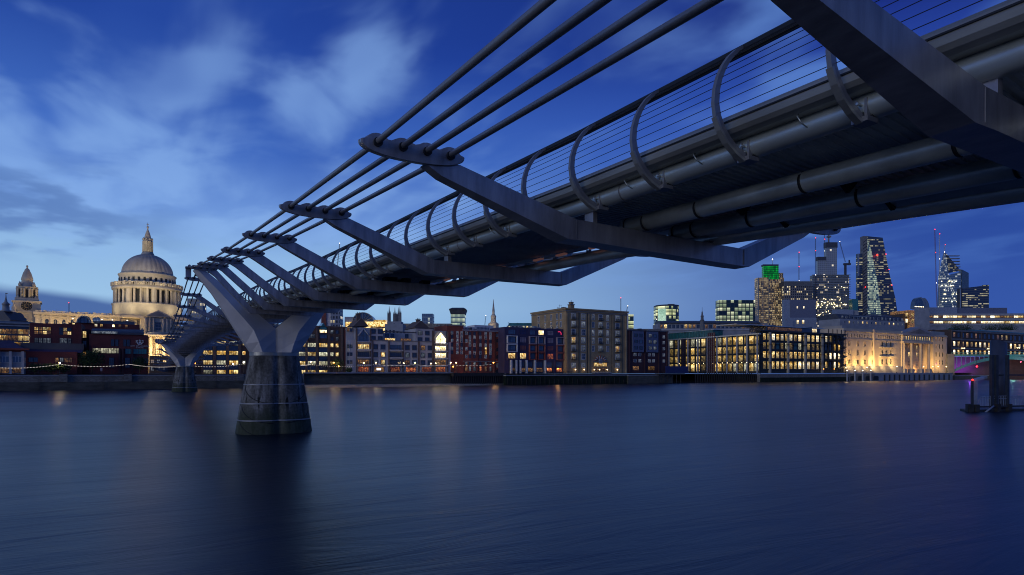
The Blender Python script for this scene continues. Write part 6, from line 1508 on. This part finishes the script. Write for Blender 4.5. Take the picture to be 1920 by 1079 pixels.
# ---- pontoon with piles in front
ZP = 90.0
b = Bld('mooring_pontoon', 'dark steel pontoon with gangway frame, railings and a huge mooring pile', 'pontoon', 1813, 1960, ZP, ZP+4, base=0)
z_ = lambda y: b.z(1870, y)
dk_ = mat('pontoon_steel', (.035, .04, .05), .55, .3, .3); pale_ = mat('pontoon_post', (.3, .34, .4), .5, .3)
b.mb('hull', lambda q: (q.prism([(.0, 0), (b.L, 0), (b.L, 3), (2.4, 3)], 'z', -.5, z_(768), dk_), q.box(-.05, .7, -.2, .2, -.3, z_(757), dk_), q.box(0, b.L, -.3, .0, z_(764), z_(761), dk_)))
b.mb('fender', lambda q: [q.box(b.u(x)-.35, b.u(x)+.35, -.45, 0, -.3, z_(758), timber) for x in (1817, 1828, 1868, 1889)])
def rails(q):
    for y in (757-14, 757-9): q.box(b.u(1840), b.L, .1, .16, z_(y)-.03, z_(y)+.03, pale_)
    n = 40
    for i in range(n): u = b.u(1840)+(b.L-b.u(1840))*i/n; q.box(u, u+.035, .1, .14, z_(764), z_(743), pale_)
b.mb('railing', rails)
for x, w in ((1836, .28), (1839.5, .22)): b.mb('frame_post', lambda q: q.box(b.u(x)-w/2, b.u(x)+w/2, .6, .9, z_(762), z_(713), pale_))
b.mb('frame_post', lambda q: q.box(b.u(1831)-.1, b.u(1831)+.1, .5, .8, z_(762), z_(712), dk_))
b.mb('sloping_beam', lambda q: q.prism([(b.u(1834), z_(713)), (b.u(1858), z_(706)), (b.u(1858), z_(710)), (b.u(1834), z_(716))], 'y', .5, 1.4, pale_))
b.mb('frame_post', lambda q: q.box(b.u(1897), b.u(1901), .8, 1.2, z_(762), z_(705), pale_))
b.mb('cross_beam', lambda q: q.box(b.u(1886), b.L, .7, 1.3, z_(705), z_(702.5), dk_))
b.mb('mooring_brace', lambda q: q.tube([(b.u(1842), -.4, z_(773)), (b.u(1858), -.4, z_(761))], .12, pale_, 6))
b.mb('beacon', lambda q: q.lathe([(.02, z_(712.5)-.13), (.13, z_(712.5)), (.02, z_(712.5)+.13)], redl, b.u(1829.8), .5, 10)); light('beacon_light', b.o, (b.u(1829.8), .2, z_(711)), 12, (1, .08, .04), .1)
pile_m = mat('pile_steel', (.055, .065, .09), .5, .3, .35, .6, .1, 5, .5, (1, 1, .4))
p = MB(); u = b.u(1877.5); r = 13.5*b.sc(1877)
def ringz(zf): return [(u+r*math.cos(2*math.pi*i/40), 1.7+r*math.sin(2*math.pi*i/40), zf(math.cos(2*math.pi*i/40))) for i in range(40)]
def ringz(zf): return [(u+2.2*.77+r*math.cos(2*math.pi*i/40), 1.7+r*math.sin(2*math.pi*i/40), zf(math.cos(2*math.pi*i/40))) for i in range(40)]
p.loft([ringz(lambda c: -1.5), ringz(lambda c: z_(641)-.35*c)], pile_m, True)
p.build('mooring_pile', b.o)
b.mb('pile_guide', lambda q: [q.box(b.u(x)-w/2, b.u(x)+w/2, -.1, .3, z_(765), z_(666), dk_) for x, w in ((1860.5, .34), (1869, .45), (1890, .3))])
b = Bld('channel_marker', 'red navigation light hung under the arch bridge', 'navigation light', 1829, 1831, 470, 470, base=0)
b.mb('beacon', lambda q: q.lathe([(.05, b.z(1830, 687.5)-.7), (.7, b.z(1830, 687.5)), (.05, b.z(1830, 687.5)+.7)], redl, b.L/2, -1, 10)); b.mb('bracket', lambda q: q.box(b.L/2-.1, b.L/2+.1, -.9, -.7, b.z(1830, 687), b.z(1830, 668), frame_d))
